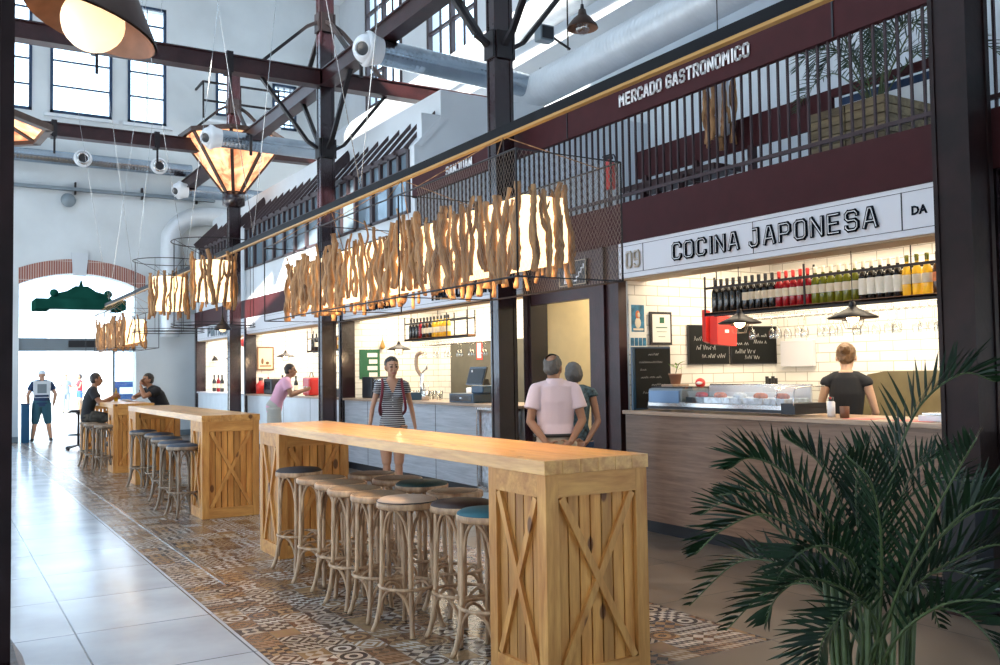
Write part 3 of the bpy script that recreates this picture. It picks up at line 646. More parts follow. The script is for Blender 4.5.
for i in range(4): y = 7.90-i*.042; z = 2.50+i*.042; o.bar((X_,y,z), (X_,y-.042,z), .014, .004, up=(-1,0,0), ext=.006); o.bar((X_,y-.042,z), (X_,y-.042,z+.042), .014, .004, up=(-1,0,0))
o.build('stairs_pictogram', 'letterwhite', tg)

# gallery railing with its lettered beam
gr = thing('gallery_railing', (XF, 7.2, 3.2), 'maroon gallery railing of thin vertical bars under a deep top beam', 'railing')
MB().box(XF-.02, XF+.04, 2.2, 11.8, 4.045, 4.37).box(XF-.035, XF+.055, 2.2, 11.8, 4.36, 4.385).build('top_beam', 'maroon', gr)
MB().box(XF, XF+.035, 2.2, 11.8, 3.265, 3.295).build('bottom_rail', 'bargrey', gr)
NB = 96
for i in range(NB):
    y = 2.25+i*.0995; MB().box(XF+.006, XF+.026, y-.008, y+.008, 3.2, 4.06).build('baluster', 'bargrey', gr)
o = MB(); letters(o, 'MERCADO GASTRONOMICO', (XF-.028, 7.10, 4.165), (0,-1,0), 1.70, .105, .020, .008); o.build('lettering', 'letterwhite', gr)
o = MB(); letters(o, 'SANJUAN', (XF-.028, 10.75, 4.165), (0,-1,0), .68, .105, .022, .008); o.build('lettering', 'letterwhite', gr)
struct('trim_beam_joint', MB().box(XF-.03, XF-.018, 4.55, 4.565, 4.05, 4.37).box(XF-.03, XF-.018, 8.0, 8.015, 4.05, 4.37), 'black')

# ================================================================== STEEL COLUMNS, BEAMS, BRACES
CX, CYS = 5.575, [3.43, 9.01, 14.59, 20.17]
def column(x, y, label, zt=9.2, left=False):
    t = thing('steel_column', (x, y, 0), label, 'column', None)
    b = MB(); hy = .125 if y < 4 and x > 1 else .09; b.box(x-.115, x+.115, y-hy+.012, y+hy-.012, 0, zt)
    for u in (-1, 1):
        for v in (-1, 1): b.box(x+u*.125, x+u*.085, y+v*hy, y+v*(hy-.03), 0, zt)
    for i in range(int(zt/.3) if y > 4 else 0):
        for s in (-1, 1): b.sphere((x-.125, y+s*.065, .15+i*.3), (.006,.010,.010), 6)
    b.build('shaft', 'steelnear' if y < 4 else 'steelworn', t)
    MB().box(x-.16, x+.16, y-.13, y+.13, 0, .05).build('base_plate', 'steelworn', t)
    for z in ((5.32, 7.45) if zt > 8.5 else (7.45,)):
        p = MB(); p.box(x-.15, x-.125, y-.10, y+.10, z-.16, z+.16).box(x+.125, x+.15, y-.10, y+.10, z-.16, z+.16).box(x-.1, x+.1, y-.115, y-.09, z-.16, z+.16).box(x-.1, x+.1, y+.09, y+.115, z-.16, z+.16)
        p.build('bracket_plate', 'iron', t)
        e = 6.38 if z < 6 else 6.62; k = MB
        for dx, dy in ((-1,0), (1,0), (0,-1), (0,1)):
            if (x+dx < 0): continue
            a = V((x+dx*.15, y+dy*.11, z)); c = V((x+dx*1.1, y+dy*1.1, e)); m = V((x+dx*.32, y+dy*.28, z+(.10 if z < 6 else -.10)))
            q = MB(); q.bar(a, m, .07, .05).bar(m, c, .07, .05).bar(c, c+V((dx*.25, dy*.25, 0)), .07, .03); q.build('knee_brace', 'iron', t)
    return t
column(CX, CYS[0], 'nearest dark riveted steel column at the right, in front of the number 09 stall')
column(CX, CYS[1], 'second riveted steel column, in front of the passage and behind the long lamp')
column(CX, CYS[2], 'third riveted steel column, between the two middle stalls with white tiles')
column(CX, CYS[3], 'farthest of the riveted steel columns, carrying the glowing amber lantern', 8.2)
t = column(.09, 3.42, 'dark riveted steel column filling the left edge of the photo')
MB().prism([(-.10,0), (.29,0), (.27,.60), (.235,.66), (-.08,.66)], 'Y', 3.20, 3.62).build('plinth', 'steelworn', t)
def tie_beam(y, x0, x1, label):
    t = thing('tie_beam', (x0, y, 6.38), label, 'beam')
    MB().box(x0, x1, y-.09, y+.09, 6.38, 6.62).build('beam_web', 'steel', t)
    b = MB()
    for z in (6.375, 6.625): b.box(x0, x1, y-.12, y+.12, z-.012, z+.012)
    b.build('beam_flange', 'steel', t)
    for xx in (2.0, 3.95): MB().box(xx-.05, xx+.05, y-.13, y+.13, 6.34, 6.68).box(xx-.02, xx+.02, y-.14, y-.12, 6.0, 6.4).build('strap_clamp', 'iron', t)
tie_beam(CYS[2], -.2, 8.9, 'maroon tie beam crossing the hall at the third column')
tie_beam(CYS[3], -.2, 8.9, 'farther tie beam crossing the hall behind the amber lantern')
t = thing('long_beam', (CX, 1, 6.38), 'long steel beam running along the row of columns up to the top of the photo', 'beam')
MB().box(CX-.09, CX+.09, .5, 25.4, 6.40, 6.62).build('beam_web', 'steel', t)
MB().box(CX-.12, CX+.12, .5, 25.4, 6.615, 6.64).box(CX-.12, CX+.12, .5, 25.4, 6.36, 6.385).build('beam_flange', 'steel', t)
for yy in (7.4, 12.6, 18.2): MB().cyl((CX-.2,yy,6.36), (CX-.2,yy,5.95), .03).build('hanging_pin', 'iron', t)
# beam that carries the driftwood lamps
hb = thing('lamp_beam', (2.8, .4, 2.90), 'long thin black beam with painted lamp light below, running above the bar tables', 'beam')
MB().box(2.785, 2.815, -1.0, 19.0, 2.914, 2.968).build('beam_bar', 'beamiron', hb)
MB().box(2.784, 2.816, -1.0, 19.0, 2.899, 2.914).build('lamplight_edge', 'gold', hb)  # glow of the lamps on the beam's underside, painted as a strip
for yy, dx in ((2.2, .4), (6.6, .55), (9.4, .45), (12.4, .5), (16.0, .4), (18.6, .5)):
    MB().tube([(2.8, yy, 2.99), (2.8+dx, yy+.4, 6.4), (2.8+dx*1.6, yy+.7, 9.3)], .0035, 5).build('suspension_cable', 'chrome', hb)
    MB().tube([(2.8, yy, 2.99), (2.8-dx, yy+.2, 6.4), (2.8-dx*1.7, yy+.3, 9.3)], .0035, 5).build('suspension_cable', 'chrome', hb)

# ================================================================== LANTERNS AND PENDANTS
def lantern(x, y, z0, z1, r, label, up=True):
    t = thing('lantern', (x, y, z0), label, 'lantern')
    N = 8; ri = .17; a0 = PI/8+.08
    P0 = [V((x+ri*math.cos(a0+2*PI*i/N), y+ri*math.sin(a0+2*PI*i/N), z0)) for i in range(N)]
    P1 = [V((x+r*math.cos(a0+2*PI*i/N), y+r*math.sin(a0+2*PI*i/N), z1)) for i in range(N)]
    for i in range(N):
        j = (i+1) % N; nrm = (P1[i]-P0[i]).cross(P1[j]-P0[i]).normalized()*.006
        q = [P0[i], P0[j], P1[j], P1[i]]
        MB().add([v-nrm for v in q]+[v+nrm for v in q], [(3,2,1,0),(4,5,6,7),(0,1,5,4),(1,2,6,5),(2,3,7,6),(3,0,4,7)]).build('glass_panel', 'amber', t)
        MB().bar(P0[i], P1[i], .07, .07, ext=.02).build('rib', 'coppershade', t)
    b = MB()
    for i in range(N): b.bar(P1[i], P1[(i+1) % N], .10, .09, ext=.03)
    b.build('rim', 'coppershade', t)
    s = 1 if up else -1
    MB().lathe([(.13, z0-s*.28), (.24, z0-s*.22), (.24, z0+s*.06), (.13, z0+s*.06)], (x, y, 0), 16).build('collar', 'steelworn', t)
    return t
lantern(CX, CYS[3], 5.50, 6.74, 1.10, 'large glowing amber lantern of glass panels around the farthest steel column')
lp = lantern(.2, 14.3, 5.40, 4.99, 1.18, 'dark sided copper lantern peeking out behind the left edge column', up=False)
MB().cyl((.2,14.3,5.3), (.2,14.3,9), .03).build('hanging_rod', 'iron', lp)

def pendant(name, c, r, h, label, group=None, mo='coppershade', mi='copper', cord=None, tilt=None, globe=.4, bulbm='bulbsoft', cage=False, prof=None):
    """cone shade, c = centre of the rim"""
    c = V(c); t = thing(name, c, label, 'lamp', group); T = tilt or Matrix.Identity(4)
    p = prof or [(r, 0), (r*.97, h*.05), (r*.45, h*.62), (r*.22, h*.85), (r*.16, h), (0, h)]
    MB().lathe(p, c, 28, axis=T).build('shade', mo, t)
    MB().lathe([(a*.97, z-.006) for a, z in p], c, 28, axis=T).build('shade_lining', mi, t)
    rr = r*globe
    if bulbm: MB().lathe([(0,-rr)]+[(rr*math.sin(a), -rr*math.cos(a)) for a in [PI*k/14 for k in range(1, 11)]]+[(rr*.45,rr*1.05), (rr*.4,rr*1.5), (0,rr*1.5)], c+T.to_3x3()@V((0,0,h*.06)), 18, axis=T).build('bulb', bulbm, t)
    ch = min(.10, h*.45); MB().lathe([(0,h+ch), (r*.10,h+ch*.9), (r*.14,h+ch*.3), (r*.18,h-.01)], c, 12, axis=T).build('cap', 'iron', t)
    if cage:
        b = MB(); gr = r*.42
        for k in range(6): b.tube([c+V((gr*.6*math.cos(a),gr*.6*math.sin(a),h*.3)) if q == 0 else c+V((gr*math.cos(a),gr*math.sin(a),-.02)) if q == 1 else c+V((gr*.7*math.cos(a),gr*.7*math.sin(a),-.085)) for q in range(3) for a in [2*PI*k/6]], .0025, 4)
        for z, g in ((-.02, gr), (-.085, gr*.7)): b.tube(arc(c+V((0,0,z)), g, 0, 2*PI, 16)[:-1], .0025, 4, closed=True)
        b.build('wire_guard', 'wire', t)
    if cord: MB().tube([c+T.to_3x3()@V((0,0,h+ch*.8)), V(cord)], .0035 if cage else .006, 6).build('cord', 'iron', t)
    return t
tl = Matrix.Rotation(math.radians(-17), 4, V((.13,.99,0)).normalized()).inverted()
def pl_prof(r, h): return [(r,0), (r*1.0,h*.03), (r*.42,h*.72), (r*.20,h*.9), (r*.16,h)]
lampL = pendant('pendant_lamp', (.515, 3.86, 2.925), .252, .30, 'big copper cone lamp with a glowing bulb at the top left corner', mo='coppershade', mi='copper', tilt=Matrix.Rotation(math.radians(17), 4, V((.13,.99,0)).normalized()), globe=.47, bulbm='bulbsoft', cord=(.62, 3.86, 5.0))
pendant('pendant_lamp', (7.0, 9.3, 5.90), .20, .22, 'small dark cone lamp hanging high in front of the pale duct', cord=(7.0, 9.3, 9.5), globe=.5, bulbm='clear', prof=[(.20,0), (.19,.03), (.12,.12), (.06,.17), (.045,.24), (0,.24)])
def flatprof(r): return [(r,0), (r*.98,.006), (r*.55,.042), (r*.24,.072), (r*.14,.088), (0,.090)]
SP = []
for c, l in (((6.02,4.63,1.925), 'black cone lamp over the counter nearest the right column'), ((6.02,5.80,1.945), 'black cone lamp beside the red bag'), ((6.25,13.25,1.925), 'black cone lamp over the counter behind the tourist in stripes'),
             ((6.2,18.6,1.93), 'black cone lamp above the man in pink'), ((6.1,22.2,1.95), 'farthest cone lamp in the last stall')):
    pendant('counter_lamp', c, .19, .088, l, 'cone lamps over the stall counters', mo='iron', mi='iron', cord=(c[0], c[1], 2.8), globe=.25, bulbm='bulb', cage=True, prof=flatprof(.19)); SP.append(c)
pendant('pendant_lamp', (2.8, 10.6, 2.08), .10, .12, 'little black lamp hanging under the first round driftwood lamp', mo='iron', mi='iron', cord=(2.8,10.6,2.92), globe=.4)

# ================================================================== DRIFTWOOD LAMPS
rs = random.Random(11)
def stick(t, p, zb, zt, nrm, fat=1, branch=False, mat='driftwood', pname='driftwood_stick'):
    """one gnarled branch hanging at p; nrm = outward direction"""
    n = V(nrm); sd = V((-n.y, n.x, 0)); b = MB(); k = 6; pts = []; lean = rs.uniform(-.07, .07)
    for i in range(k):
        f = i/(k-1); pts.append(V((p[0],p[1],0))+sd*(rs.uniform(-.013,.013)+lean*(f-.5))+n*(.024+rs.uniform(-.012,.022))+V((0,0,zb+(zt-zb)*f)))
    r = rs.choice((.008,.011,.014,.017,.021))*rs.uniform(.9,1.15)*fat; path = smooth_path(pts, 4)
    b.tube(path, [r*(1.15-.55*abs(i/len(path)-.3)+rs.uniform(-.2,.2)) for i in range(len(path))], 7)
    for _ in range(rs.randint(0, 2)):
        q = path[rs.randint(3, len(path)-4)]; s = rs.choice((-1, 1)); b.tube([q, q+sd*s*.022+V((0,0,.03)), q+sd*s*.03+V((0,0,.055))], [r*.55,r*.4,r*.2], 5)
    if branch:
        i = len(path)//2; q = path[i]; s = rs.choice((-1, 1)); u = rs.choice((1, 1, -1))
        b.tube(smooth_path([q, q+sd*s*.035+V((0,0,.05*u)), q+sd*s*.05+V((0,0,.13*u)), q+sd*s*.045+V((0,0,.19*u))], 3), [r*.75]*4+[r*.6]*4+[r*.4]*2, 6)
    return b.build(pname, mat, t)
def wire_box(x0, x1, y0, y1, z0, z1, r=.0055, mids=()):
    b = MB()
    for z in (z0, z1): b.tube([(x0,y0,z), (x1,y0,z), (x1,y1,z), (x0,y1,z)], r, 5, closed=True, smooth=False)
    for y in (y0, y1)+tuple(mids):
        for x in (x0, x1): b.tube([(x,y,z0), (x,y,z1)], r, 5)
    for y in mids:
        b.tube([(x0,y,z0), (x1,y,z0)], r*.7, 5); b.tube([(x0,y,z1), (x1,y,z1)], r*.7, 5)
    return b
def netting(pls, z0, z1, s=.026, r=.0011):
    """diamond net on a polyline of vertical panels"""
    b = MB(); L = 0
    for (ax, ay), (bx, by) in zip(pls, pls[1:]):
        a, c = V((ax,ay,0)), V((bx,by,0)); d = (c-a).length; u = (c-a)/d; h = z1-z0; n = int(d/s)
        for i in range(-int(h/s*.6), n+1):
            for sg_ in (1, -1):
                x0_, x1_ = (i*s, i*s+h*.6) if sg_ == 1 else (i*s+h*.6, i*s)
                za, zb = z0, z1
                pa, pb = x0_, x1_
                # clip to the panel
                def clip(pa, za, pb, zb):
                    if pa > pb: pa, za, pb, zb = pb, zb, pa, za
                    if pb <= 0 or pa >= d: return None
                    if pa < 0: za = za+(zb-za)*(0-pa)/(pb-pa); pa = 0
                    if pb > d: zb = za+(zb-za)*(d-pa)/(pb-pa); pb = d
                    return pa, za, pb, zb
                q = clip(pa, za, pb, zb)
                if q: b.tube([a+u*q[0]+V((0,0,q[1])), a+u*q[2]+V((0,0,q[3]))], r, 3, cap=False)
    return b
def box_lamp(y0, y1, label, ns, net=True):
    x0, x1, z0, z1 = 2.66, 2.94, 2.135, 2.49
    t = thing('driftwood_lamp', (2.8, (y0+y1)/2, z0), label, 'lamp')
    MB().bbox(x0, x1, y0, y1, z0, z1, .01).build('lit_shade', 'shade', t)
    for i in range(ns):
        f = (i+.5)/ns; y = y1+(y0-y1)*f+rs.uniform(-.012,.012); tall = rs.random() < .22
        stick(t, (x0, y), z0-rs.uniform(.0,.13), z1+rs.uniform(-.02,.08)+(.08 if tall else 0), (-1,0,0), 1.2, rs.random() < .25)
    m = int(ns*.55)
    for i in range(m): stick(t, (x1, y0+(y1-y0)*(i+.5)/m), z0-rs.uniform(.03,.13), z1+rs.uniform(-.02,.10), (1,0,0), 1.3)
    for i in range(4): stick(t, (x0+.04+i*.075, y0), z0-rs.uniform(.0,.10), z1+rs.uniform(.0,.10), (0,-1,0), 1.15, i == 1)
    cx0, cx1, cy0, cy1, cz0, cz1 = 2.45, 3.11, y0-.25, y1+.05, 2.02, 2.655
    c = wire_box(cx0, cx1, cy0, cy1, cz0, cz1, .0055, [cy0+(cy1-cy0)*k/3 for k in (1, 2)]).build('wire_cage', 'wire', t)
    if net: netting([(cx0+.0, cy0+1.1), (cx0, cy0), (cx1, cy0), (cx1, cy0+1.0)], cz0, cz1, .026, .0007).build('wire_netting', 'net', c)
    for k in range(3):
        y = cy0+(cy1-cy0)*(k+.5)/3
        for x, yy in ((cx0, y-.5), (cx1, y-.5), (cx0, y+.5), (cx1, y+.5)):
            MB().tube([(2.8, y, 2.91), (x, yy, cz1)], .0028, 4).build('hanging_cord', 'driftwood', t)
        MB().tube([(2.8, y, 2.91), (2.8, y, z1)], .004, 4).build('power_cable', 'iron', t)
    return t
box_lamp(4.07, 7.85, 'long glowing lamp screened with driftwood sticks, caged in wire over the nearest bar table', 64)
box_lamp(15.9, 18.9, 'small far glowing driftwood lamp in a wire cage over the farthest bar table', 34, False)
def round_lamp(cx, cy, z0, z1, R, label, ns=20, CR=.45):
    t = thing('driftwood_lamp', (cx, cy, z0), label, 'lamp')
    MB().lathe([(0,z0+.03), (R*.86,z0+.03), (R*.86,z1-.05), (0,z1-.05)], (cx,cy,0), 28, smooth=False).build('lit_shade', 'shade', t)
    for i in range(ns):
        a = 2*PI*(i+rs.uniform(-.25,.25))/ns; nrm = (math.cos(a), math.sin(a), 0)
        stick(t, (cx+R*.88*nrm[0], cy+R*.88*nrm[1]), z0-rs.uniform(0,.10), z1+rs.uniform(-.05,.08), nrm, 1.15, rs.random() < .5)
    b = MB(); zb, zt = z0-.26, z1+.16
    b.tube(arc((cx,cy,zb), CR, 0, 2*PI, 32)[:-1], .0055, 5, closed=True); b.tube(arc((cx,cy,zt), CR, 0, 2*PI, 32)[:-1], .0055, 5, closed=True)
    b.tube(arc((cx,cy,zb+.03), CR*1.0, 0, 2*PI, 32)[:-1], .004, 5, closed=True)
    for k in range(8): a = 2*PI*k/8+.2; b.tube([(cx+CR*math.cos(a),cy+CR*math.sin(a),zb), (cx+CR*math.cos(a),cy+CR*math.sin(a),zt)], .0028, 4)
    for k in range(4): a = 2*PI*k/4+.2; b.tube([(cx+CR*math.cos(a),cy+CR*math.sin(a),zt), (cx,cy,z1-.05)], .003, 4)
    b.build('wire_cage', 'wire', t)
    MB().tube([(cx,cy,z1-.06), (cx,cy,2.93)], .006, 4).build('power_cable', 'iron', t)
    return t
round_lamp(2.66, 10.45, 2.36, 2.88, .235, 'round glowing driftwood lamp nearer the middle, above the near end of the second bar table', 20)
round_lamp(2.66, 12.75, 2.40, 2.92, .235, 'round glowing driftwood lamp above the far half of the second bar table', 18)
t = thing('driftwood_lamp', (6.95, 6.9, 3.95), 'unlit cluster of pale driftwood hanging behind the gallery railing', 'lamp')
for i in range(9):
    a = 2*PI*i/9; stick(t, (6.95+.13*math.cos(a), 6.9+.13*math.sin(a)), 3.95-rs.uniform(0,.1), 4.55+rs.uniform(-.05,.05), (math.cos(a),math.sin(a),0), 1.3, True)
MB().cyl((6.95,6.9,4.5), (6.95,6.9,7), .006, n=6).build('cord', 'iron', t); MB().lathe([(0,3.98),(.10,3.98),(.10,4.55),(0,4.55)], (6.95,6.9,0), 14).build('shade', 'signwhite', t)

# ================================================================== BAR TABLES
def bar_table(y0, y1, label):
    x0, x1, zt = 2.487, 3.13, 1.12
    t = thing('bar_table', ((x0+x1)/2, (y0+y1)/2, 0), label, 'table')
    b = MB(); n = 6
    for i in range(n): a = x0+(x1-x0)*i/n; b.bbox(a+.0006, a+(x1-x0)/n-.0006, y0, y1, 1.052, zt, .002)
    b.build('tabletop', 'pine_y', t)
    for ya, yb in ((y0+.006, y0+.54), (y1-.54, y1-.006)):
        a0, a1 = x0+.008, x1-.008; f = MB(); w = .075
        for xx in (a0, a1-w):
            for yy in (ya, yb-w): f.bbox(xx, xx+w, yy, yy+w, 0, 1.052, .003)
        fr = f.build('pedestal_frame', 'pine_end', t)
        r = MB()
        for yy in (ya, yb-.03): r.box(a0+w, a1-w, yy, yy+.03, .94, 1.052).box(a0+w, a1-w, yy, yy+.03, 0, .11)
        for xx in (a0, a1-.03): r.box(xx, xx+.03, ya+w, yb-w, .94, 1.052).box(xx, xx+.03, ya+w, yb-w, 0, .11)
        r.build('rail', 'pine_x', fr)
        p = MB(); k = 7; g = .009
        for yy, s in ((ya+.022, 1), (yb-.042, 1)):
            for i in range(k): u = a0+w+(a1-a0-2*w)*i/k; p.box(u+g/2, u+(a1-a0-2*w)/k-g/2, yy, yy+.018, .1, .95)
        k = 5
        for xx in (a0+.022, a1-.042):
            for i in range(k): u = ya+w+(yb-ya-2*w)*i/k; p.box(xx, xx+.018, u+g/2, u+(yb-ya-2*w)/k-g/2, .1, .95)
        p.build('plank_panel', 'pine', fr)
        for yy, s in ((ya+.010, -1), (yb-.010, 1)):
            for q in ((a0+w, a1-w), (a1-w, a0+w)):
                MB().bar((q[0]+(.02 if q[0] < q[1] else -.02), yy+(0 if q[0] < q[1] else -s*.004), .935), (q[1]-(.02 if q[0] < q[1] else -.02), yy, .115), .037, .02, up=(0,1,0)).build('cross_brace', 'pine_end', fr)
        for xx in (a0+.010, a1-.010):
            for q in ((ya+w, yb-w), (yb-w, ya+w)):
                MB().bar((xx, q[0]+(.02 if q[0] < q[1] else -.02), .935), (xx+(.003 if q[0] < q[1] else 0), q[1]-(.02 if q[0] < q[1] else -.02), .115), .037, .02, up=(1,0,0)).build('cross_brace', 'pine_end', fr)
    return t
bar_table(3.67, 8.21, 'nearest long pine bar table with crossed end panels and a glossy top')
bar_table(10.28, 14.72, 'middle pine bar table, right behind the nearest one, with navy padded stools')
bar_table(16.1, 20.1, 'farthest pine bar table where two men in black sit')

# ================================================================== STOOLS
CACHE = {}
def cached(key, mbf, name, mat, t):
    if key in CACHE: o = link(name, CACHE[key], t, V((0,0,0))); return o
    b = mbf(); me_o = None
    w = WORLD[t.name]; b.v = [v+w for v in b.v]; o = b.build(name, mat, t); CACHE[key] = o.data; return o
def q4(i): a = PI/4+i*PI/2; return math.cos(a), math.sin(a)
def leg_mb(i):
    c, s = q4(i); b = MB(); b.tube(smooth_path([(c*.150,s*.150,.745), (c*.153,s*.153,.55), (c*.160,s*.160,.25), (c*.185,s*.185,.08), (c*.215,s*.215,0)], 3), .0155, 8); return b
def arch_mb(i, low=False):
    a = PI/4+i*PI/2; b = MB(); pts = []
    z0, z1, R = ((.50, .735, .150) if not low else (.10, .262, .168))
    for k in range(9):
        f = k/8; ang = a+f*PI/2; z = z0+(z1-z0)*(math.sin(f*PI)**.55 if 0 < f < 1 else 0); pts.append((R*math.cos(ang)*.97, R*math.sin(ang)*.97, z))
    # flatten the middle toward the chord
    q = []
    for k, p in enumerate(pts):
        f = k/8; c0 = V((math.cos(a), math.sin(a), 0))*R; c1 = V((math.cos(a+PI/2), math.sin(a+PI/2), 0))*R; ch = c0.lerp(c1, f); q.append(V((ch.x*.45+p[0]*.55, ch.y*.45+p[1]*.55, p[2])))
    b.tube(smooth_path(q, 2), .0105, 6); return b
def stool(x, y, label, pad='padnavy', wd='bent', rot=0, group=None, dz=0):
    t = thing('bar_stool', (x, y, 0), label, 'stool', group)
    R = .187
    cached('ring'+wd, lambda: MB().lathe([(0,.735), (R-.01,.735), (R,.742), (R,.770), (R-.006,.776), (R-.03,.778), (0,.778)], n=32), 'seat', wd, t)
    if pad == 'cane': cached('cane', lambda: MB().lathe([(0,.781), (R-.035,.781), (R-.03,.776)], n=32), 'cane_panel', 'canew', t)
    elif pad: cached('pad'+pad, lambda: MB().lathe([(0,.806), (R*.5,.803), (R*.85,.795), (R-.006,.782), (R-.004,.774)], n=32), 'seat_pad', pad, t)
    for i in range(4): cached('leg%d' % i+wd, lambda: leg_mb(i), 'leg', wd, t)
    for i in range(4): cached('ar%d' % i+wd, lambda: arch_mb(i), 'arch_brace', wd, t)
    for i in range(4): cached('al%d' % i+wd, lambda: arch_mb(i, True), 'lower_arch_brace', wd, t)
    cached('fr'+wd, lambda: MB().tube(arc((0,0,.27), .172, 0, 2*PI, 28)[:-1], .0105, 7, closed=True), 'foot_ring', wd, t)
    t.rotation_euler = (0, 0, rot); return t
def cane():
    m, nt, b, out = new_mat('woven cane'); L = nt.links; N = nt.nodes.new
    tc = N('ShaderNodeTexCoord'); ck = N('ShaderNodeTexChecker'); ck.inputs['Scale'].default_value = 70; ck.inputs[1].default_value = (.42,.29,.17,1); ck.inputs[2].default_value = (.16,.10,.055,1)
    L.new(tc.outputs['Object'], ck.inputs['Vector']); L.new(ck.outputs[0], b.inputs['Base Color']); b.inputs['Roughness'].default_value = .6; return m
M['canew'] = cane()
for x, y, pad, lab, r in (
    (2.53, 7.27, 'padblack', 'black padded bentwood stool beside the far crossed panel of the nearest bar table', .3),
    (2.50, 6.68, 'canew0', 'bentwood stool with a tan cane seat, next to the black padded stool', .5),
    (2.50, 6.29, 'canew0', 'bentwood stool with a tan seat, third from the far end on the aisle side', .2),
    (2.45, 5.91, 'canew0', 'bentwood stool with a tan seat, fourth from the far end on the aisle side', .1),
    (2.46, 5.53, 'canew0', 'bentwood stool with a tan seat, just left of the beige padded stool', .0),
    (2.47, 5.14, 'padbeige', 'pale bentwood stool with a beige pad and dark piping, in front of the row', .45),
    (2.66, 4.80, 'padbrown', 'bentwood stool with a dark brown pad, between the beige and the teal ones', .2),
    (2.62, 4.41, 'padteal', 'bentwood stool with a teal pad, nearest to the big crossed end panel', .35),
    (2.92, 6.70, 'canew0', 'tan seated stool behind the row, farthest on the stall side of the nearest bar table', .0),
    (2.94, 6.28, 'canew0', 'tan seated stool behind the row, left of the dark green padded one', .4),
    (2.92, 5.84, 'padgreen', 'bentwood stool with a dark green pad behind the row', .2),
    (2.92, 5.36, 'cane', 'bentwood stool with an open woven cane seat behind the row', .1)):
    t = stool(x, y, lab, {'canew0': 'padtan'}.get(pad, pad) if pad != 'canew0' else None, 'bent', r, 'stools at the nearest bar table')
    if pad == 'canew0': cached('tan', lambda: MB().lathe([(0,.786), (.12,.785), (.165,.781), (.175,.777)], n=32), 'seat_panel', 'tanpad', t) if 'tanpad' in M else None
    if pad == 'padbeige': MB().tube([v+V((2.47,5.14,0)) for v in arc((0,0,.779), .186, 0, 2*PI, 36)[:-1]], .0035, 5, closed=True).build('piping', 'leather', t)
for x, y, lab, r in ((2.40, 10.72, 'nearest slate padded stool at the middle bar table', .2), (2.42, 11.28, 'slate padded stool half hidden behind the nearest one of the middle table', .4), (2.50, 12.10, 'slate padded stool third along the middle bar table', .3),
                     (2.60, 13.05, 'slate padded stool fourth along the middle bar table', .1), (2.56, 13.95, 'farthest slate padded stool of the middle bar table, at its left end', .5), (3.05, 12.4, 'slate padded stool on the stall side of the middle bar table', .2)):
    stool(x, y, lab, 'padnavy', 'bent_dark', r, 'stools at the middle bar table')
for x, y, lab, pad, r in ((2.42, 16.30, 'nearest stool of the farthest bar table, with a pale seat', None, .2), (2.35, 16.95, 'pale seated stool that the left seated man sits beside', None, .4), (2.38, 17.75, 'stool under the man in black at the left of the farthest table', None, .3),
                          (3.42, 17.6, 'stool under the man in black at the right of the farthest table', None, .3)):
    stool(x, y, lab, pad, 'bent_dark', r, 'stools at the farthest bar table')
t = thing('swivel_stool', (2.7, 22.0, 0), 'black high stool with a five star base beyond the farthest bar table', 'stool')
MB().lathe([(0,.80), (.18,.80), (.19,.83), (.17,.86), (0,.865)], (2.7,22.0,0), 20).build('seat', 'padblack', t)
MB().cyl((2.7,22.0,.1), (2.7,22.0,.8), .025).build('post', 'iron', t)
MB().tube([V((2.7,22.0,.32))+v for v in arc((0,0,0), .2, 0, 2*PI, 20)[:-1]], .012, 6, closed=True).build('foot_ring', 'iron', t)
for i in range(5):
    a = 2*PI*i/5; MB().bar((2.7,22.0,.10), (2.7+.26*math.cos(a),22.0+.26*math.sin(a),.05), .04, .03).build('star_leg', 'iron', t)
    MB().sphere((2.7+.26*math.cos(a),22.0+.26*math.sin(a),.03), .03, 8).build('caster', 'iron', t)

# ================================================================== DUCTS AND FITTINGS HIGH UP
def spiral(p0, p1, r, mat, label, nozzle=True, n=24):
    p0, p1 = V(p0), V(p1); t = thing('air_duct', p0, label, 'duct'); d = (p1-p0); L_ = d.length; d.normalize()
    k = int(L_/.075); pts = []; R = []
    for i in range(k+1):
        q = p0+d*(L_*i/k); pts += [q, q+d*.008, q+d*.016]; R += [r, r*(1.014 if mat == 'galvwhite' else 1.005), r]
    b = MB(); b.tube(pts, R, n); b.build('duct_tube', mat, t)
    if nozzle:
        a = d.to_track_quat('Z', 'Y').to_matrix().to_4x4()
        MB().lathe([(r*1.02,.16), (r*1.15,.05), (r*1.35,-.02), (r*1.38,-.06), (r*1.2,-.10)], p0, 24, axis=a).build('nozzle_ring', 'whiteplastic', t)
        a2 = V((.70,.66,.28)).normalized().to_track_quat('Z', 'Y').to_matrix().to_4x4(); q0 = p0-d*.03
        MB().lathe([(r*1.18,.02), (r*1.12,-.08), (r*.85,-.17), (r*.62,-.22), (r*.54,-.235), (r*.50,-.17)], q0, 24, axis=a2).build('nozzle_cone', 'whiteplastic', t)
        MB().lathe([(r*.53,-.20), (0,-.19)], q0, 20, axis=a2).build('nozzle_opening', 'black', t)
    return t
spiral((5.30, 12.1, 6.20), (8.0, 12.1, 6.08), .185, 'galv', 'galvanised duct with a white nozzle crossing in front of the windows, upper middle')
spiral((4.75, 18.7, 6.35), (8.4, 18.7, 6.30), .18, 'galv', 'farther galvanised duct with a white nozzle beside the amber lantern')
spiral((5.35, 24.2, 6.30), (9.0, 24.2, 6.30), .17, 'galv', 'farthest crossing duct with a white nozzle low behind the lantern')
t = spiral((8.15, 12.5, 6.0), (8.15, 6.9, 6.15), .27, 'galvwhite', 'thick pale duct running along above the gallery', False)
MB().tube(smooth_path([(8.15,7.05,6.15),(8.12,6.7,6.2),(7.9,6.35,6.35),(7.6,6.15,6.6)], 5), .30, 20).build('elbow', 'galv', t)
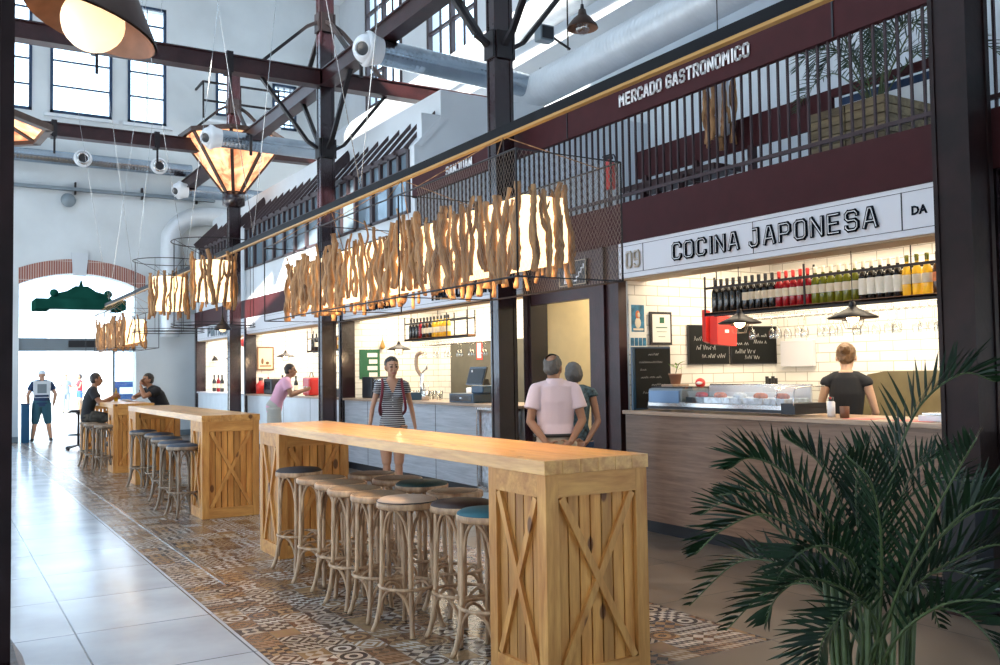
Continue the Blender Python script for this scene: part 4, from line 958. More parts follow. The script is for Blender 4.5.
MB().tube([V((8.15,6.95,6.15))+V((0,0,0))+v for v in arc((0,0,0), .30, 0, 2*PI, 24, 'XZ')[:-1]], .02, 6, closed=True).build('collar', 'chrome', t)
spiral((7.7, 5.9, 6.35), (7.7, 2.0, 6.4), .29, 'galvwhite', 'thick pale duct at the top right above the lettered beam', False)
for yy in (11.2, 9.0): MB().cyl((8.15,yy,6.4), (8.15,yy,9.5), .012, n=6).build('hanger_rod', 'iron', t)
spiral((9.3, 24.5, 7.75), (9.3, 8.5, 8.1), .30, 'galvwhite', 'high pale duct climbing diagonally under the clerestory windows', False)
t = spiral((-1.5, 25.15, 7.05), (5.8, 25.15, 7.02), .17, 'galv', 'spiral duct along the back wall above the arch', False)
for x in (3.13, 4.95):
    MB().lathe([(.13,0),(.21,-.06),(.22,-.10),(.17,-.16)], (x,24.98,7.02), 20, axis=Matrix.Rotation(-PI/2, 4, 'X')).build('nozzle_ring', 'whiteplastic', t)
    MB().lathe([(.165,-.15),(.12,-.20),(.10,-.12)], (x,24.98,7.02), 20, axis=Matrix.Rotation(-PI/2, 4, 'X')).build('nozzle_cone', 'chrome', t); MB().lathe([(.11,-.13),(0,-.12)], (x,24.98,7.02), 16, axis=Matrix.Rotation(-PI/2, 4, 'X')).build('nozzle_opening', 'black', t)
t = thing('air_duct', (5.5, 25.1, 3.2), 'fat white duct bending down the back wall right of the arch', 'duct')
MB().tube(smooth_path([(7.2,25.24,5.85),(6.3,25.24,5.85),(5.75,25.24,5.75),(5.35,25.24,5.35),(5.30,25.24,4.9),(5.30,25.24,3.6),(5.30,25.3,2.6)], 5), .24, 22).build('duct_tube', 'galvwhite', t)
t = thing('cable_tray', (3, 25.4, 6.2), 'dark cable tray running along the back wall under the duct', 'cable tray')
MB().box(-2, 6.5, 25.32, 25.46, 6.28, 6.36).build('tray', 'signgrey', t)
for x in (0, 1.5, 3.0, 4.6, 6.0): MB().box(x, x+.04, 25.34, 25.48, 6.2, 6.5).build('bracket', 'iron', t)
t = thing('wall_fan', (2.85, 25.3, 5.9), 'small round fan on the back wall under the cable tray', 'fan')
MB().lathe([(.05,-.05),(.16,-.04),(.18,.0),(.16,.05),(0,.06)], (2.85,25.3,6.02), 16, axis=Matrix.Rotation(PI/2, 4, 'X')).build('fan_housing', 'signgrey', t); MB().box(2.83,2.87,25.3,25.5,5.98,6.06).build('wall_mount', 'iron', t)
t = thing('loudspeaker', (7.75, 11.2, 6.30), 'small dark grey box speaker fixed beside the pale duct', 'speaker')
MB().bbox(7.55, 7.80, 11.05, 11.22, 6.42, 6.66, .02).build('speaker_box', 'signgrey', t); MB().box(7.58,7.77,11.04,11.05,6.45,6.63).build('grille', 'black', t); MB().cyl((7.8,11.15,6.54), (8.15,11.15,6.40), .02, n=8).build('bracket', 'iron', t)
t = thing('cable_tray', (9.9, 9, 7.1), 'thin rail running along above the gallery duct', 'cable tray')
MB().box(9.95, 10.15, 3, 16, 7.28, 7.32).build('tray', 'signgrey', t)
for k in range(14): MB().box(9.95, 10.2, 3.2+k*.95, 3.23+k*.95, 7.30, 7.42).build('bracket', 'signgrey', t)
t = thing('wall_balcony', (6.3, 24.9, 8.4), 'small metal balcony high on the back wall', 'balcony')
MB().box(6.0, 8.1, 24.6, 25.48, 8.28, 8.36).build('platform', 'wall', t)
b = MB()
for x in (6.02, 7.0, 8.06): b.cyl((x,24.65,8.3), (x,24.65,9.35), .025, n=8)
for z in (9.35, 8.85): b.bar((6.02,24.65,z), (8.08,24.65,z), .05, .05)
b.bar((6.02,24.65,9.35), (6.02,25.48,9.35), .05, .05); b.build('guard_rail', 'iron', t)

# ================================================================== ON THE GALLERY
t = thing('high_bench', (7.2, 6.6, 3.2), 'long dark maroon bench with a board back standing along the gallery', 'bench')
MB().box(7.18, 7.22, 5.68, 8.5, 3.83, 4.16).box(7.18, 7.22, 4.2, 5.68, 4.08, 4.16).build('back_board', 'maroon', t)
MB().box(6.85, 7.25, 6.9, 8.4, 3.62, 3.68).build('seat', 'steel', t)
for y in (4.4, 5.9, 6.7, 7.5, 8.35): MB().box(7.16, 7.24, y-.03, y+.03, 3.2, 3.85).build('leg', 'steel', t)
t = thing('gallery_table', (7.0, 7.3, 3.2), 'small dark side table beside the maroon bench on the gallery', 'table')
MB().box(6.55, 6.83, 7.05, 7.75, 3.50, 3.56).build('tabletop', 'steel', t)
for x in (6.58, 6.80):
    for y in (7.10, 7.70): MB().box(x-.025, x+.025, y-.025, y+.025, 3.2, 3.5).build('leg', 'steel', t)
t = thing('fire_extinguisher', (6.0, 7.5, 3.38), 'red fire extinguisher hanging behind the gallery railing', 'fire extinguisher')
MB().lathe([(0,3.42),(.055,3.42),(.06,3.44),(.06,3.66),(.05,3.70),(.02,3.73),(0,3.73)], (5.96,7.5,0), 16).build('cylinder', 'red', t)
MB().tube(smooth_path([(5.96,7.5,3.75),(5.96,7.43,3.77),(5.96,7.40,3.70),(5.96,7.41,3.58)], 4), .008, 6).build('hose', 'black', t); MB().box(5.94,5.98,7.46,7.56,3.73,3.76).box(5.945,5.975,7.47,7.60,3.77,3.785).build('handle', 'black', t)
MB().box(5.945, 5.975, 7.48, 7.52, 3.2, 3.42).build('stand', 'bargrey', t)
t = thing('planter_box', (6.85, 4.95, 3.2), 'planter box of stacked pale pallet boards on the gallery', 'planter')
b = MB()
for k in range(7):
    z = 3.20+k*.075
    for y0, y1 in ((4.58, 4.95), (4.96, 5.34)):
        b.bbox(6.42, 6.45, y0+.002, y1, z, z+.068, .003); b.bbox(7.12, 7.15, y0, y1, z, z+.068, .003)
    for x0, x1 in ((6.45, 6.78), (6.79, 7.12)): b.bbox(x0, x1, 4.58, 4.61, z, z+.068, .003).bbox(x0, x1, 5.31, 5.34, z, z+.068, .003)
b.build('slatted_side', 'pallet', t); MB().box(6.45, 7.12, 4.61, 5.31, 3.6, 3.66).build('soil', 'soil', t)
def frond(t, P, ln, lw, nl, name='frond', mat='leaf', stemmat='stem', droop=.35, seed=0, updir=None, rr=.006, start=.22, fold=.5):
    """P: control points of the midrib; ln leaflet length"""
    rd = random.Random(seed); path = smooth_path(P, 10); n = len(path); b = MB()
    b.tube(path, [rr*(1-.8*i/(n-1))+.0008 for i in range(n)], 6, mi=1)
    for k in range(nl):
        f = start+(1-start)*(k+.5)/nl; x = f*(n-1); i = min(int(x), n-2); p = path[i].lerp(path[i+1], x-i); d = (path[i+1]-path[i]).normalized()
        up = V((0,0,1)); sd = d.cross(up)
        if sd.length < .1: sd = V(updir or (1,0,0)); sd -= d*sd.dot(d)
        sd.normalize(); nu = sd.cross(d).normalized()
        env = (math.sin(PI*min(1, max(0, (f-start)/(1-start)*.92+.06)))**.55)*(1-.25*f)
        for s in (-1, 1):
            L_ = ln*env*rd.uniform(.85, 1.1); w = lw*rd.uniform(.8, 1.15)
            dr = (d*(.62+.5*f)+sd*s*(1.0-.45*f)+nu*fold*rd.uniform(.5,1.2)).normalized()
            g = V((0,0,-1)); pts = []; cur = p.copy(); dd = dr.copy()
            for q in range(5): pts.append(cur.copy()); dd = (dd+g*droop*(.10+.22*q/4)).normalized(); cur += dd*L_/4
            wd = (d-dr*d.dot(dr)); 
            if wd.length < .1: wd = nu.copy()
            wd.normalize(); W = [w*.35, w, w*.95, w*.6, .0006]; vs = []
            for q in range(5): vs += [pts[q]-wd*W[q]/2, pts[q]+nu*W[q]*.12, pts[q]+wd*W[q]/2]
            fs = []
            for q in range(4): o = q*3; fs += [(o,o+1,o+4,o+3), (o+1,o+2,o+5,o+4)]
            b.add(vs, fs, 0, True)
    return b.build(name, [mat, stemmat], t)
t = thing('potted_palm', (6.8, 4.95, 3.66), 'small palm growing out of the pallet planter on the gallery', 'plant')
rp = random.Random(5)
for k in range(15):
    a = 2*PI*k/15+rp.uniform(-.2,.2); R = rp.uniform(.35,.95); h = rp.uniform(.55,1.15); c, s = math.cos(a), math.sin(a); R = min(R, .58) if c < -.3 else R
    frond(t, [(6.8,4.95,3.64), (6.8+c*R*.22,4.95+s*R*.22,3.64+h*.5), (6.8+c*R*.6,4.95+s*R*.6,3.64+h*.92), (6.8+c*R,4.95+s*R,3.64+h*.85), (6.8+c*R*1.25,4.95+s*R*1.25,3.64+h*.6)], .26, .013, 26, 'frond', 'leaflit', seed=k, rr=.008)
mu = thing('patterned_panel', (7.26, 5.1, 3.2), 'blue and white patterned panel standing behind the gallery planter', 'panel')
MB().box(7.25, 7.28, 4.5, 5.62, 3.40, 4.07).build('panel_board', 'whiteplastic', mu)
for y in (4.55, 5.55): MB().box(7.25, 7.28, y-.02, y+.02, 3.2, 3.42).build('foot', 'navy', mu)
b = MB(); rm = random.Random(3); X_ = 7.246
for k in range(8):
    y = 4.52+k*.13; z = rm.uniform(3.5,3.9); b.tube(smooth_path([(X_,y,z),(X_,y+.06,z+.07),(X_,y+.11,z+.01),(X_,y+.15,z+.06)], 4), .007, 5)
for k in range(5): y = 4.6+k*.2; z = 3.72+.06*(k % 2); b.tube([V((X_,y,z))+v for v in arc((0,0,0), .03, 0, 2*PI, 10, 'YZ')[:-1]], .007, 5, closed=True)
b.box(X_, X_+.01, 4.5, 5.62, 4.0, 4.07).prism([(4.55,3.5),(4.8,3.62),(5.0,3.55),(4.85,3.45)], 'X', X_-.002, X_+.006).prism([(5.1,3.8),(5.35,3.93),(5.5,3.83)], 'X', X_-.002, X_+.006).build('panel_drawing', 'navy', mu)

# ================================================================== STALL 09
def counter(y0, y1, label, front, topm='counter_top', x0=XF, x1=6.45, splits=()):
    t = thing('stall_counter', (x0, (y0+y1)/2, 0), label, 'counter')
    MB().box(x0, x1, y0, y1, .12, 1.12).build('front_panel', front, t)
    MB().box(x0+.05, x1, y0, y1, 0, .12).build('kick_recess', 'black', t)
    MB().bbox(x0-.04, x1+.03, y0, y1, 1.12, 1.155, .004).build('worktop', topm, t)
    b = MB()
    for y in splits: b.box(x0-.003, x0+.01, y-.004, y+.004, .12, 1.12)
    if splits: b.build('panel_joint', 'black', t)
    return t
counter(1.2, 7.15, 'brown wood grain counter under the COCINA JAPONESA fascia', 'counter_oak')
t = thing('back_counter', (7.7, 4.5, 0), 'steel back counter behind the cook', 'counter')
MB().box(7.45, 7.98, 1.2, 7.1, 0, .9).build('cabinet', 'hood', t); MB().box(7.42, 7.98, 1.2, 7.1, .9, .94).build('worktop', 'chrome', t)
t = thing('steel_splashback', (7.95, 5.0, .94), 'olive steel hood panel on the tiles behind the cook', 'panel')
MB().prism([(7.9,.94),(7.98,.94),(7.98,1.50),(7.9,1.50)], 'Y', 3.2, 6.15) if False else None
MB().prism([(6.25,.94),(3.0,.94),(3.0,1.50),(5.75,1.50),(5.95,1.47)], 'X', 7.93, 7.985).build('panel', 'hood', t)
t = thing('wall_cabinet', (7.95, 6.84, 1.55), 'flat white panel on the tiled wall left of the cook', 'cabinet')
MB().bbox(7.94, 7.99, 6.62, 7.06, 1.56, 1.84, .006).build('door', 'signwhite', t)
def shelf_frame(y0, y1, x0, x1, zb, zt, label, rails=(.22,), hang=True, divs=()):
    t = thing('hanging_bottle_shelf', ((x0+x1)/2, (y0+y1)/2, zb), label, 'shelf')
    MB().box(x0, x1, y0, y1, zb-.022, zb).build('shelf_board', 'woodframe', t)
    b = MB()
    for x in (x0, x1-.014):
        for y in (y0, y1-.014)+tuple(divs): b.box(x, x+.014, y, y+.014, zb-.02, zt)
        for r in rails: b.box(x, x+.010, y0, y1, zb+r, zb+r+.022)
        b.box(x, x+.012, y0, y1, zb-.035, zb-.005)
    b.build('shelf_frame', 'iron', t)
    h = MB()
    for y in (y0+.1, (y0+y1)/2, y1-.1): h.cyl(((x0+x1)/2, y, zt if False else zb), ((x0+x1)/2, y, 2.8), .006, n=6)
    h.build('hanger_rod', 'iron', t)
    return t
shelf_frame(2.2, 6.52, 6.30, 6.44, 2.085, 2.43, 'long black iron shelf of wine bottles hanging under the COCINA JAPONESA fascia', divs=(5.32, 3.9))
BP = [(0,0),(.033,0),(.0365,.006),(.0365,.175),(.034,.20),(.018,.235),(.0145,.25),(.0145,.298),(.0165,.30),(.0165,.312),(0,.313)]
def bottle(x, y, z, glassm, label, group, lab=None, cap=None, s=1, square=False, band=(.07,.15)):
    t = thing('wine_bottle' if not square else 'liquor_bottle', (x, y, z), label, 'bottle', group); pf = BP if not square else [(0,0),(.038,0),(.038,.19),(.030,.205),(.014,.215),(.014,.25),(.017,.25),(.017,.28),(0,.28)]
    cached(('bt', glassm, s, square), lambda: MB().lathe([(r*s, zz*s) for r, zz in pf], n=14 if not square else 4, smooth=not square, ang=PI/4 if square else 0), 'glass_body', glassm, t)
    if lab: cached(('lb', lab, s, square, band), lambda: MB().lathe([(.0372*s, band[0]*s), (.0372*s, band[1]*s)], n=14 if not square else 4, smooth=not square, ang=PI/4 if square else 0), 'label', lab, t)
    if cap: cached(('cp', cap, s), lambda: MB().lathe([(.0158*s,.262*s), (.0172*s,.30*s), (.0172*s,.314*s), (0,.316*s)], n=10), 'capsule', cap, t)
    return t
kinds = []
y = 6.44
seq = [('b_black', None, 'black', 5, 'tall plain black wine bottle in the left run of the long shelf'), ('b_black', 'label', 'black', 5, 'black wine bottle with a cream label on the long shelf'),
       ('b_red', 'label', 'red', 5, 'rose red bottle with a cream label on the long shelf'), ('b_green', 'label', 'label', 6, 'olive yellow wine bottle with a cream label on the long shelf'),
       ('b_black', 'paper', 'label', 5, 'dark bottle with a tall white oval label on the long shelf'), ('b_yellow', 'label', 'b_green', 3, 'yellow bottle with a pale label at the right of the long shelf'),
       ('b_brown', 'orangeart', 'black', 6, 'dark brown bottle with an orange label beyond the right post')]
for g, lb, cp, n, lab in seq:
    for i in range(n):
        bottle(6.37, y, 2.085, g, lab, lab+' group' if False else {'b_black': 'black wine bottles on the long shelf', 'b_red': 'red wine bottles on the long shelf', 'b_green': 'olive wine bottles on the long shelf', 'b_yellow': 'yellow bottles on the long shelf', 'b_brown': 'brown bottles beyond the post'}[g]+(' with labels' if lb and g == 'b_black' else '')+(' white' if lb == 'paper' else ''), lb, cp, band=(.04,.17) if lb == 'paper' else (.09,.16))
        y -= .0785 if g != 'b_yellow' else .085
    if g == 'b_red': y = 5.26
# glass racks and hanging wine glasses
def rack(x0, x1, y0, y1, z, label, wires=6):
    t = thing('glass_rack', ((x0+x1)/2, (y0+y1)/2, z), label, 'rack'); b = MB()
    n = int((y1-y0)/.075)
    for i in range(n+1): yy = y0+(y1-y0)*i/n; b.tube([(x0,yy,z),(x1,yy,z)], .0028, 4); b.tube([(x0,yy,z),(x0,yy,z+.03)], .0028, 4)
    b.tube([(x0,y0,z+.03),(x0,y1,z+.03)], .003, 4); b.tube([(x1,y0,z),(x1,y1,z)], .003, 4)
    b.build('rack_wires', 'chrome', t); return t
GP = [(.033,0),(.030,-.003),(.004,-.010),(.0035,-.085),(.010,-.10),(.030,-.125),(.036,-.155),(.031,-.20)]
def hanging_glass(x, y, z, label, group):
    t = thing('wine_glass', (x, y, z-.20), label, 'glass', group)
    cached('glassbowl', lambda: MB().lathe([(r, zz+.20) for r, zz in GP[4:]], n=14), 'bowl', 'edgeglass', t)
    cached('glassstem', lambda: MB().lathe([(r, zz+.20) for r, zz in GP[:5]], n=10), 'stem', 'edgeglass', t)
rack(6.55, 6.85, 3.6, 6.3, 2.02, 'chrome wire rack for wine glasses under the long bottle shelf')
for k in range(17): hanging_glass(6.62+.10*(k % 2), 6.22-k*.155, 2.02, 'clear wine glass hanging upside down under the long bottle shelf', 'wine glasses hanging in stall 09')
for k in range(12): hanging_glass(6.80, 5.95-k*.19, 2.02, 'clear wine glass hanging upside down under the long bottle shelf', 'wine glasses hanging in stall 09')
# poster, certificate, chalkboards on the tiled side wall
YW = 7.175
t = thing('wall_poster', (6.0, YW, 1.8), 'poster with a reddish figure on a blue ground above a strip of blue pictures', 'poster')
MB().box(5.915, 6.13, YW, YW+.01, 1.775, 2.25).build('poster_sheet', 'paper', t); MB().box(5.94, 6.105, YW-.003, YW, 1.93, 2.20).build('picture', 'blueart', t)
MB().sphere((6.02,YW-.004,2.10), (.03,.003,.045), 10).build('figure', 'orangeart', t); MB().sphere((6.02,YW-.004,2.02), (.04,.003,.055), 10).sphere((6.03,YW-.006,2.10), (.018,.003,.025), 8).box(5.96,6.09,YW-.006,YW-.003,1.945,1.965).build('pale_figure', 'label', t)
for k in range(4): MB().box(5.925+k*.052, 5.925+k*.052+.043, YW-.003, YW, 1.79, 1.87).build('small_picture', 'blueart', t)
t = thing('framed_certificate', (6.32, YW, 1.8), 'white certificate in a black frame right of the poster', 'picture frame')
MB().box(6.17, 6.455, YW-.02, YW, 1.80, 2.135).build('frame', 'black', t); MB().box(6.195, 6.43, YW-.023, YW-.02, 1.825, 2.11).build('sheet', 'paper', t)
MB().box(6.29, 6.35, YW-.025, YW-.023, 2.02, 2.08).box(6.24,6.39,YW-.025,YW-.023,1.97,1.98).box(6.25,6.38,YW-.025,YW-.023,1.93,1.935).box(6.27,6.36,YW-.025,YW-.023,1.88,1.885).build('seal_and_lines', 'greenboard', t)
t = thing('chalkboard', (6.08, 7.05, 1.15), 'tall chalkboard menu standing on the left end of the wood grain counter', 'chalkboard')
MB().box(5.84, 6.33, 7.05, 7.075, 1.157, 1.775).build('frame', 'register', t); MB().box(5.875, 6.325, 7.044, 7.05, 1.172, 1.76).build('slate', 'slate', t)
b = MB()
for k, (u, w) in enumerate(((.16,.13),(.04,.30),(.05,.08),(.06,.26),(.20,.18),(.08,.22),(.22,.15))): scribble(b, (5.875+u, 7.044, 1.69-k*.075), (1,0,0), w, .022, k, (0,-1,0), .005)
b.build('chalk_writing', 'chalk', t)
for (x0, x1, lab, wd) in ((6.68, 7.26, 'left wall chalkboard half covered by the red bag', ((.10,.62,.2,.07),(.15,.36,.28,.08),(.3,.12,.35,.07))), (7.29, 7.99, 'right wall chalkboard beside the red bag with chalk drawings', ((.08,.5,.18,.05),(.05,.25,.30,.07),(.28,.08,.22,.06),(.5,.55,.2,.06),(.5,.75,.2,.05)))):
    t = thing('chalkboard', ((x0+x1)/2, YW-.01, 1.59), lab, 'chalkboard')
    MB().box(x0, x1, YW-.02, YW, 1.595, 2.01).build('frame', 'black', t); MB().box(x0+.012, x1-.012, YW-.024, YW-.02, 1.607, 1.998).build('slate', 'slate', t)
    b = MB()
    for k, (u, v, w, h) in enumerate(wd): scribble(b, (x0+u*(x1-x0)*.9+.02, YW-.024, 1.62+v*.36), (1,0,0), w, h*.7, k+int(x0*10), (0,-1,0), .007)
    b.build('chalk_writing', 'chalk', t)
t = thing('red_paper_bag', (6.85, 6.9, 1.75), 'bright red paper bag hanging from the end of the bottle shelf', 'bag')
MB().prism([(6.50,1.79),(6.755,1.77),(6.77,2.06),(6.50,2.07)], 'Y', 6.555, 6.66).build('bag_body', 'redcloth', t)
MB().prism([(6.46,1.82),(6.52,1.80),(6.52,2.12),(6.46,2.13)], 'Y', 6.67, 6.72).build('side_flap', 'red', t)
MB().box(6.60,6.65,6.55,6.555,1.90,1.93).build('label_patch', 'letterwhite', t); MB().tube(smooth_path([(6.60,6.6,2.06),(6.60,6.6,2.14),(6.46,6.53,2.16),(6.44,6.53,2.08)], 5), .004, 5).build('handle', 'redcloth', t)
# refrigerated fish case
t = thing('fish_display_case', (6.1, 5.85, 1.155), 'long curved glass fish display case lying on the wood grain counter', 'display case')
y0, y1 = 5.22, 6.86; zc = 1.16
MB().bbox(5.86, 6.24, y0, y1, zc+.012, zc+.085, .008).build('base', 'chrome', t)
MB().bbox(5.855, 5.865, y0+.42-.42, y1, zc+.02, zc+.045, .002).build('front_trim', 'black', t)
MB().bbox(5.87, 6.24, y1-.46, y1-.002, zc+.085, zc+.21, .015).build('motor_housing', 'signgrey', t)
MB().bbox(5.855, 5.87, y1-.44, y1-.02, zc+.075, zc+.19, .004).build('vent_panel', 'ventblue', t)
g = MB(); ys = (y0-.13, y1-.47); pr = [(5.865,zc+.085),(5.862,zc+.13),(5.875,zc+.19),(5.92,zc+.228),(6.24,zc+.235)]
for a, c in zip(pr, pr[1:]): g.add([(a[0],ys[0],a[1]),(c[0],ys[0],c[1]),(c[0],ys[1],c[1]),(a[0],ys[1],a[1])], [(0,1,2,3)], 0, True)
g.add([(p[0],ys[0],p[1]) for p in pr]+[(6.24,ys[0],zc+.085)], [(0,1,2,3,4,5)]); g.build('curved_glass', 'clear', t)
MB().box(6.22, 6.24, y0, y1-.46, zc+.085, zc+.235).build('back_panel', 'whiteplastic', t); MB().box(5.9, 6.24, y1-.46, y1-.01, zc+.21, zc+.225).build('housing_top', 'black', t)
MB().tube(smooth_path([(p[0]-.003,y0-.13,p[1]) for p in pr], 3), .006, 6).tube(smooth_path([(p[0]-.003,y0+.05,p[1]) for p in pr], 3), .005, 6).tube([(6.24,y0,zc+.24),(6.24,y1-.46,zc+.24)], .010, 6).build('glass_edge', 'chrome', t)
MB().box(5.86, 6.24, y0-.14, y0, zc+.012, zc+.10).build('end_housing', 'black', t)
for k in range(5):
    ya = y0+.0+k*.236; MB().bbox(5.90, 6.20, ya, ya+.215, zc+.085, zc+.135, .006).build('food_tray', 'black' if k == 4 else 'ice', t)
    f = MB()
    for q in range(7): f.sphere((5.94+.03*(q % 3)+.05*(q//3), ya+.03+.024*q, zc+.148), (.05,.030,.030), 8)
    f.build('fish_slices', ('fish','orangeart','ice','fish','redtop')[k], t)
t = thing('round_ornament', (6.20, 6.45, 1.36), 'small red and white round ornament on top of the display case', 'ornament')
MB().sphere((6.13,6.42,1.372+.045), .048, 14).build('ball', 'red', t); MB().sphere((6.10,6.40,1.418), (.030,.030,.016), 10).build('white_band', 'paper', t)
t = thing('potted_seedling', (6.13, 6.78, 1.37), 'small plant in a brown pot on a wooden block on the display case', 'plant')
MB().bbox(6.02, 6.23, 6.68, 6.84, 1.372, 1.405, .004).build('wooden_block', 'counter_top', t)
MB().lathe([(0,1.405),(.045,1.405),(.062,1.495),(.066,1.495),(.066,1.508),(.056,1.508),(.050,1.49),(0,1.485)], (6.13,6.76,0), 18).build('pot', 'terracotta', t)
MB().tube(smooth_path([(6.13,6.76,1.49),(6.14,6.75,1.55),(6.15,6.73,1.60)], 4), .004, 5).build('stalk', 'stem', t)
M['seedling'] = flat('bright green leaf', (.16,.34,.03), .5)
b = MB()
for k in range(7):
    a = k*.95; d = V((math.cos(a), math.sin(a), .45)); z = 1.54+.01*k; p = V((6.14,6.745,z)); w = V((-d.y,d.x,0)).normalized()*.010; b.add([p, p+d*.045+w*1.3, p+d*.10+V((0,0,-.01)), p+d*.045-w*1.3], [(0,1,2,3)])
b.build('leaves', 'seedling', t)
t = thing('soy_dispenser', (6.05, 4.88, 1.155), 'white and steel bottle with a red cap on the counter beside the case', 'dispenser')
MB().lathe([(0,1.157),(.03,1.157),(.03,1.27),(.02,1.28),(0,1.28)], (6.05,4.88,0), 14).build('body', 'whiteplastic', t); MB().lathe([(.02,1.28),(.022,1.31),(0,1.315)], (6.05,4.88,0), 12).build('cap', 'black', t); MB().cyl((6.05,4.88,1.30),(5.99,4.84,1.31), .008, n=8).build('spout', 'red', t)
t = thing('steel_cup', (5.98, 4.70, 1.155), 'copper coloured steel cup on the counter', 'cup')
MB().lathe([(0,1.157),(.034,1.157),(.036,1.245),(.033,1.245),(.031,1.165),(0,1.165)], (5.98,4.70,0), 16).build('cup_body', 'copper', t)
M['pinkpaper'] = flat('pink paper', (.75,.25,.22), .7)
for k, (x, y, w) in enumerate(((5.95,4.50,.10), (5.98,4.12,.2))):
    t = thing('paper_placemat', (x, y, 1.156), ('pink paper sheet on the counter by the display case', 'pink and white paper sheet on the counter nearer the palm')[k], 'placemat'); MB().box(x-.1, x+.14, y-w, y+.12, 1.156, 1.159).build('sheet', 'pinkpaper', t)
t = thing('kitchen_scale', (6.1, 3.97, 1.155), 'small white box shaped scale at the right end of the counter', 'scale')
MB().bbox(5.95, 6.2, 3.84, 4.06, 1.157, 1.20, .008).build('scale_body', 'whiteplastic', t); MB().box(5.97,6.18,3.86,4.04,1.205,1.215).build('scale_plate', 'chrome', t); MB().box(6.0,6.15,3.9,4.0,1.198,1.206).build('plate_mount', 'black', t)
t = thing('knife_block', (7.2, 6.9, .94), 'black knives standing in a block on the back counter', 'knife block')
MB().prism([(6.83,.945),(6.95,.945),(6.92,1.28),(6.86,1.28)], 'X', 7.5, 7.7).build('block', 'woodframe', t)
for k in range(4): MB().box(7.52+k*.045, 7.54+k*.045, 6.87, 6.90, 1.28, 1.46-.02*(k % 2)).build('knife_handle', 'black', t)
t = thing('saucepan', (7.7, 6.4, .94), 'dark saucepan on the back counter behind the display case', 'saucepan')
MB().lathe([(0,.945),(.13,.945),(.14,1.12),(.135,1.12),(.12,.96),(0,.96)], (7.7,6.3,0), 20).build('pan_body', 'iron', t); MB().bar((7.7,6.17,1.09),(7.7,5.95,1.12), .025, .015).build('handle', 'iron', t); MB().lathe([(0,1.20),(.02,1.19),(.02,1.16),(.13,1.125)], (7.7,6.3,0), 20).build('lid', 'chrome', t)

# ================================================================== STALL 2 (middle)
counter(9.96, 14.45, 'pale grey wood grain counter behind the tourist in stripes', 'counter_pale', 'counter_top', splits=(11.2, 12.4, 13.5))
t = thing('glass_cooler', (5.8, 9.4, 0), 'glass fronted cooler at the right end of the pale counter', 'cooler')
MB().box(5.72, 5.78, 9.02, 9.90, .15, 1.10).build('glass_front', 'clear', t)
b = MB(); 
for y in (9.02, 9.88): b.box(5.71, 5.79, y, y+.025, .12, 1.12)
b.box(5.71, 5.79, 9.02, 9.9, 1.09, 1.12).box(5.71, 5.79, 9.02, 9.9, .1, .15); b.build('cooler_frame', 'chrome', t); MB().box(5.80, 6.45, 8.95, 9.95, .0, 1.12).build('cooler_body', 'galvwhite', t); MB().box(5.76, 5.80, 9.06, 9.86, .2, 1.05).build('cooler_shelves', 'ice', t)
MB().bbox(5.70, 6.48, 8.95, 9.95, 1.12, 1.155, .004).build('cooler_top', 'counter_top', t)
t = thing('cash_register', (6.05, 10.4, 1.155), 'dark blue cash register with a tilted screen on the pale counter', 'cash register')
MB().bbox(5.85, 6.28, 10.22, 10.86, 1.157, 1.275, .008).build('cash_drawer', 'register', t); MB().box(5.845, 5.85, 10.26, 10.82, 1.175, 1.255).build('drawer_front', 'screen', t); MB().box(5.84,5.846,10.5,10.56,1.21,1.225).build('lock', 'chrome', t)
MB().bbox(5.95, 6.2, 10.15, 10.45, 1.275, 1.38, .02).build('printer', 'register', t)
MB().prism([(6.02,1.38),(6.12,1.38),(6.10,1.46),(6.04,1.46)], 'Y', 10.25, 10.4).build('stand', 'black', t)
MB().bar((5.98,10.13,1.50),(5.98,10.55,1.50), .025, .24, up=(.3,0,1)).build('screen_body', 'screen', t)
MB().bar((5.963,10.15,1.50),(5.963,10.53,1.50), .004, .20, up=(.3,0,1)).build('display', 'black', t); MB().box(5.96,5.965,10.42,10.45,1.55,1.58).build('sticker', 'letterwhite', t)
t = thing('paper_cup_stack', (6.1, 10.98, 1.155), 'white cup beside the cash register', 'cup'); MB().lathe([(0,1.157),(.04,1.157),(.048,1.33),(.035,1.34),(0,1.34)], (6.3,11.1,0), 14).build('cup_body', 'whiteplastic', t)
shelf_frame(11.15, 13.15, 6.30, 6.44, 2.08, 2.42, 'short black iron bottle shelf in the stall behind the tourist', divs=(11.75,))
cols = ['b_black','b_black','b_black','b_red','b_black','b_brown','b_black','b_yellow','b_yellow','b_yellow','b_yellow','b_yellow']
for k, c in enumerate(cols): bottle(6.37, 13.05-k*.112, 2.08, c, 'bottle on the short shelf behind the tourist in stripes, '+{'b_black':'black','b_red':'red','b_brown':'brown','b_yellow':'yellow'}[c], 'bottles on the short shelf, '+c[2:], 'label' if k > 3 else None, 'black')
rack(6.5, 6.8, 10.9, 13.0, 1.98, 'chrome wire rack for glasses under the short bottle shelf')
for k in range(11): hanging_glass(6.55+.15*(k % 2), 12.95-k*.18, 1.98, 'clear wine glass hanging under the short bottle shelf', 'wine glasses hanging in the middle stall')
shelf_frame(8.98, 9.5, 6.9, 7.05, 2.0, 2.45, 'small black shelf frame in the dark corner by the second column', rails=(.25,))
YW2 = 14.47
t = thing('notice_board', (6.3, YW2, 1.45), 'green notice board with pinned cards left of the tourist', 'notice board')
MB().box(6.10, 6.47, YW2, YW2+.015, 1.46, 1.96).build('board', 'greenboard', t)
for k in range(4): MB().box(6.24+.03*(k % 2), 6.42, YW2-.005, YW2, 1.83-k*.11, 1.90-k*.11).build('pinned_card', 'paper', t)
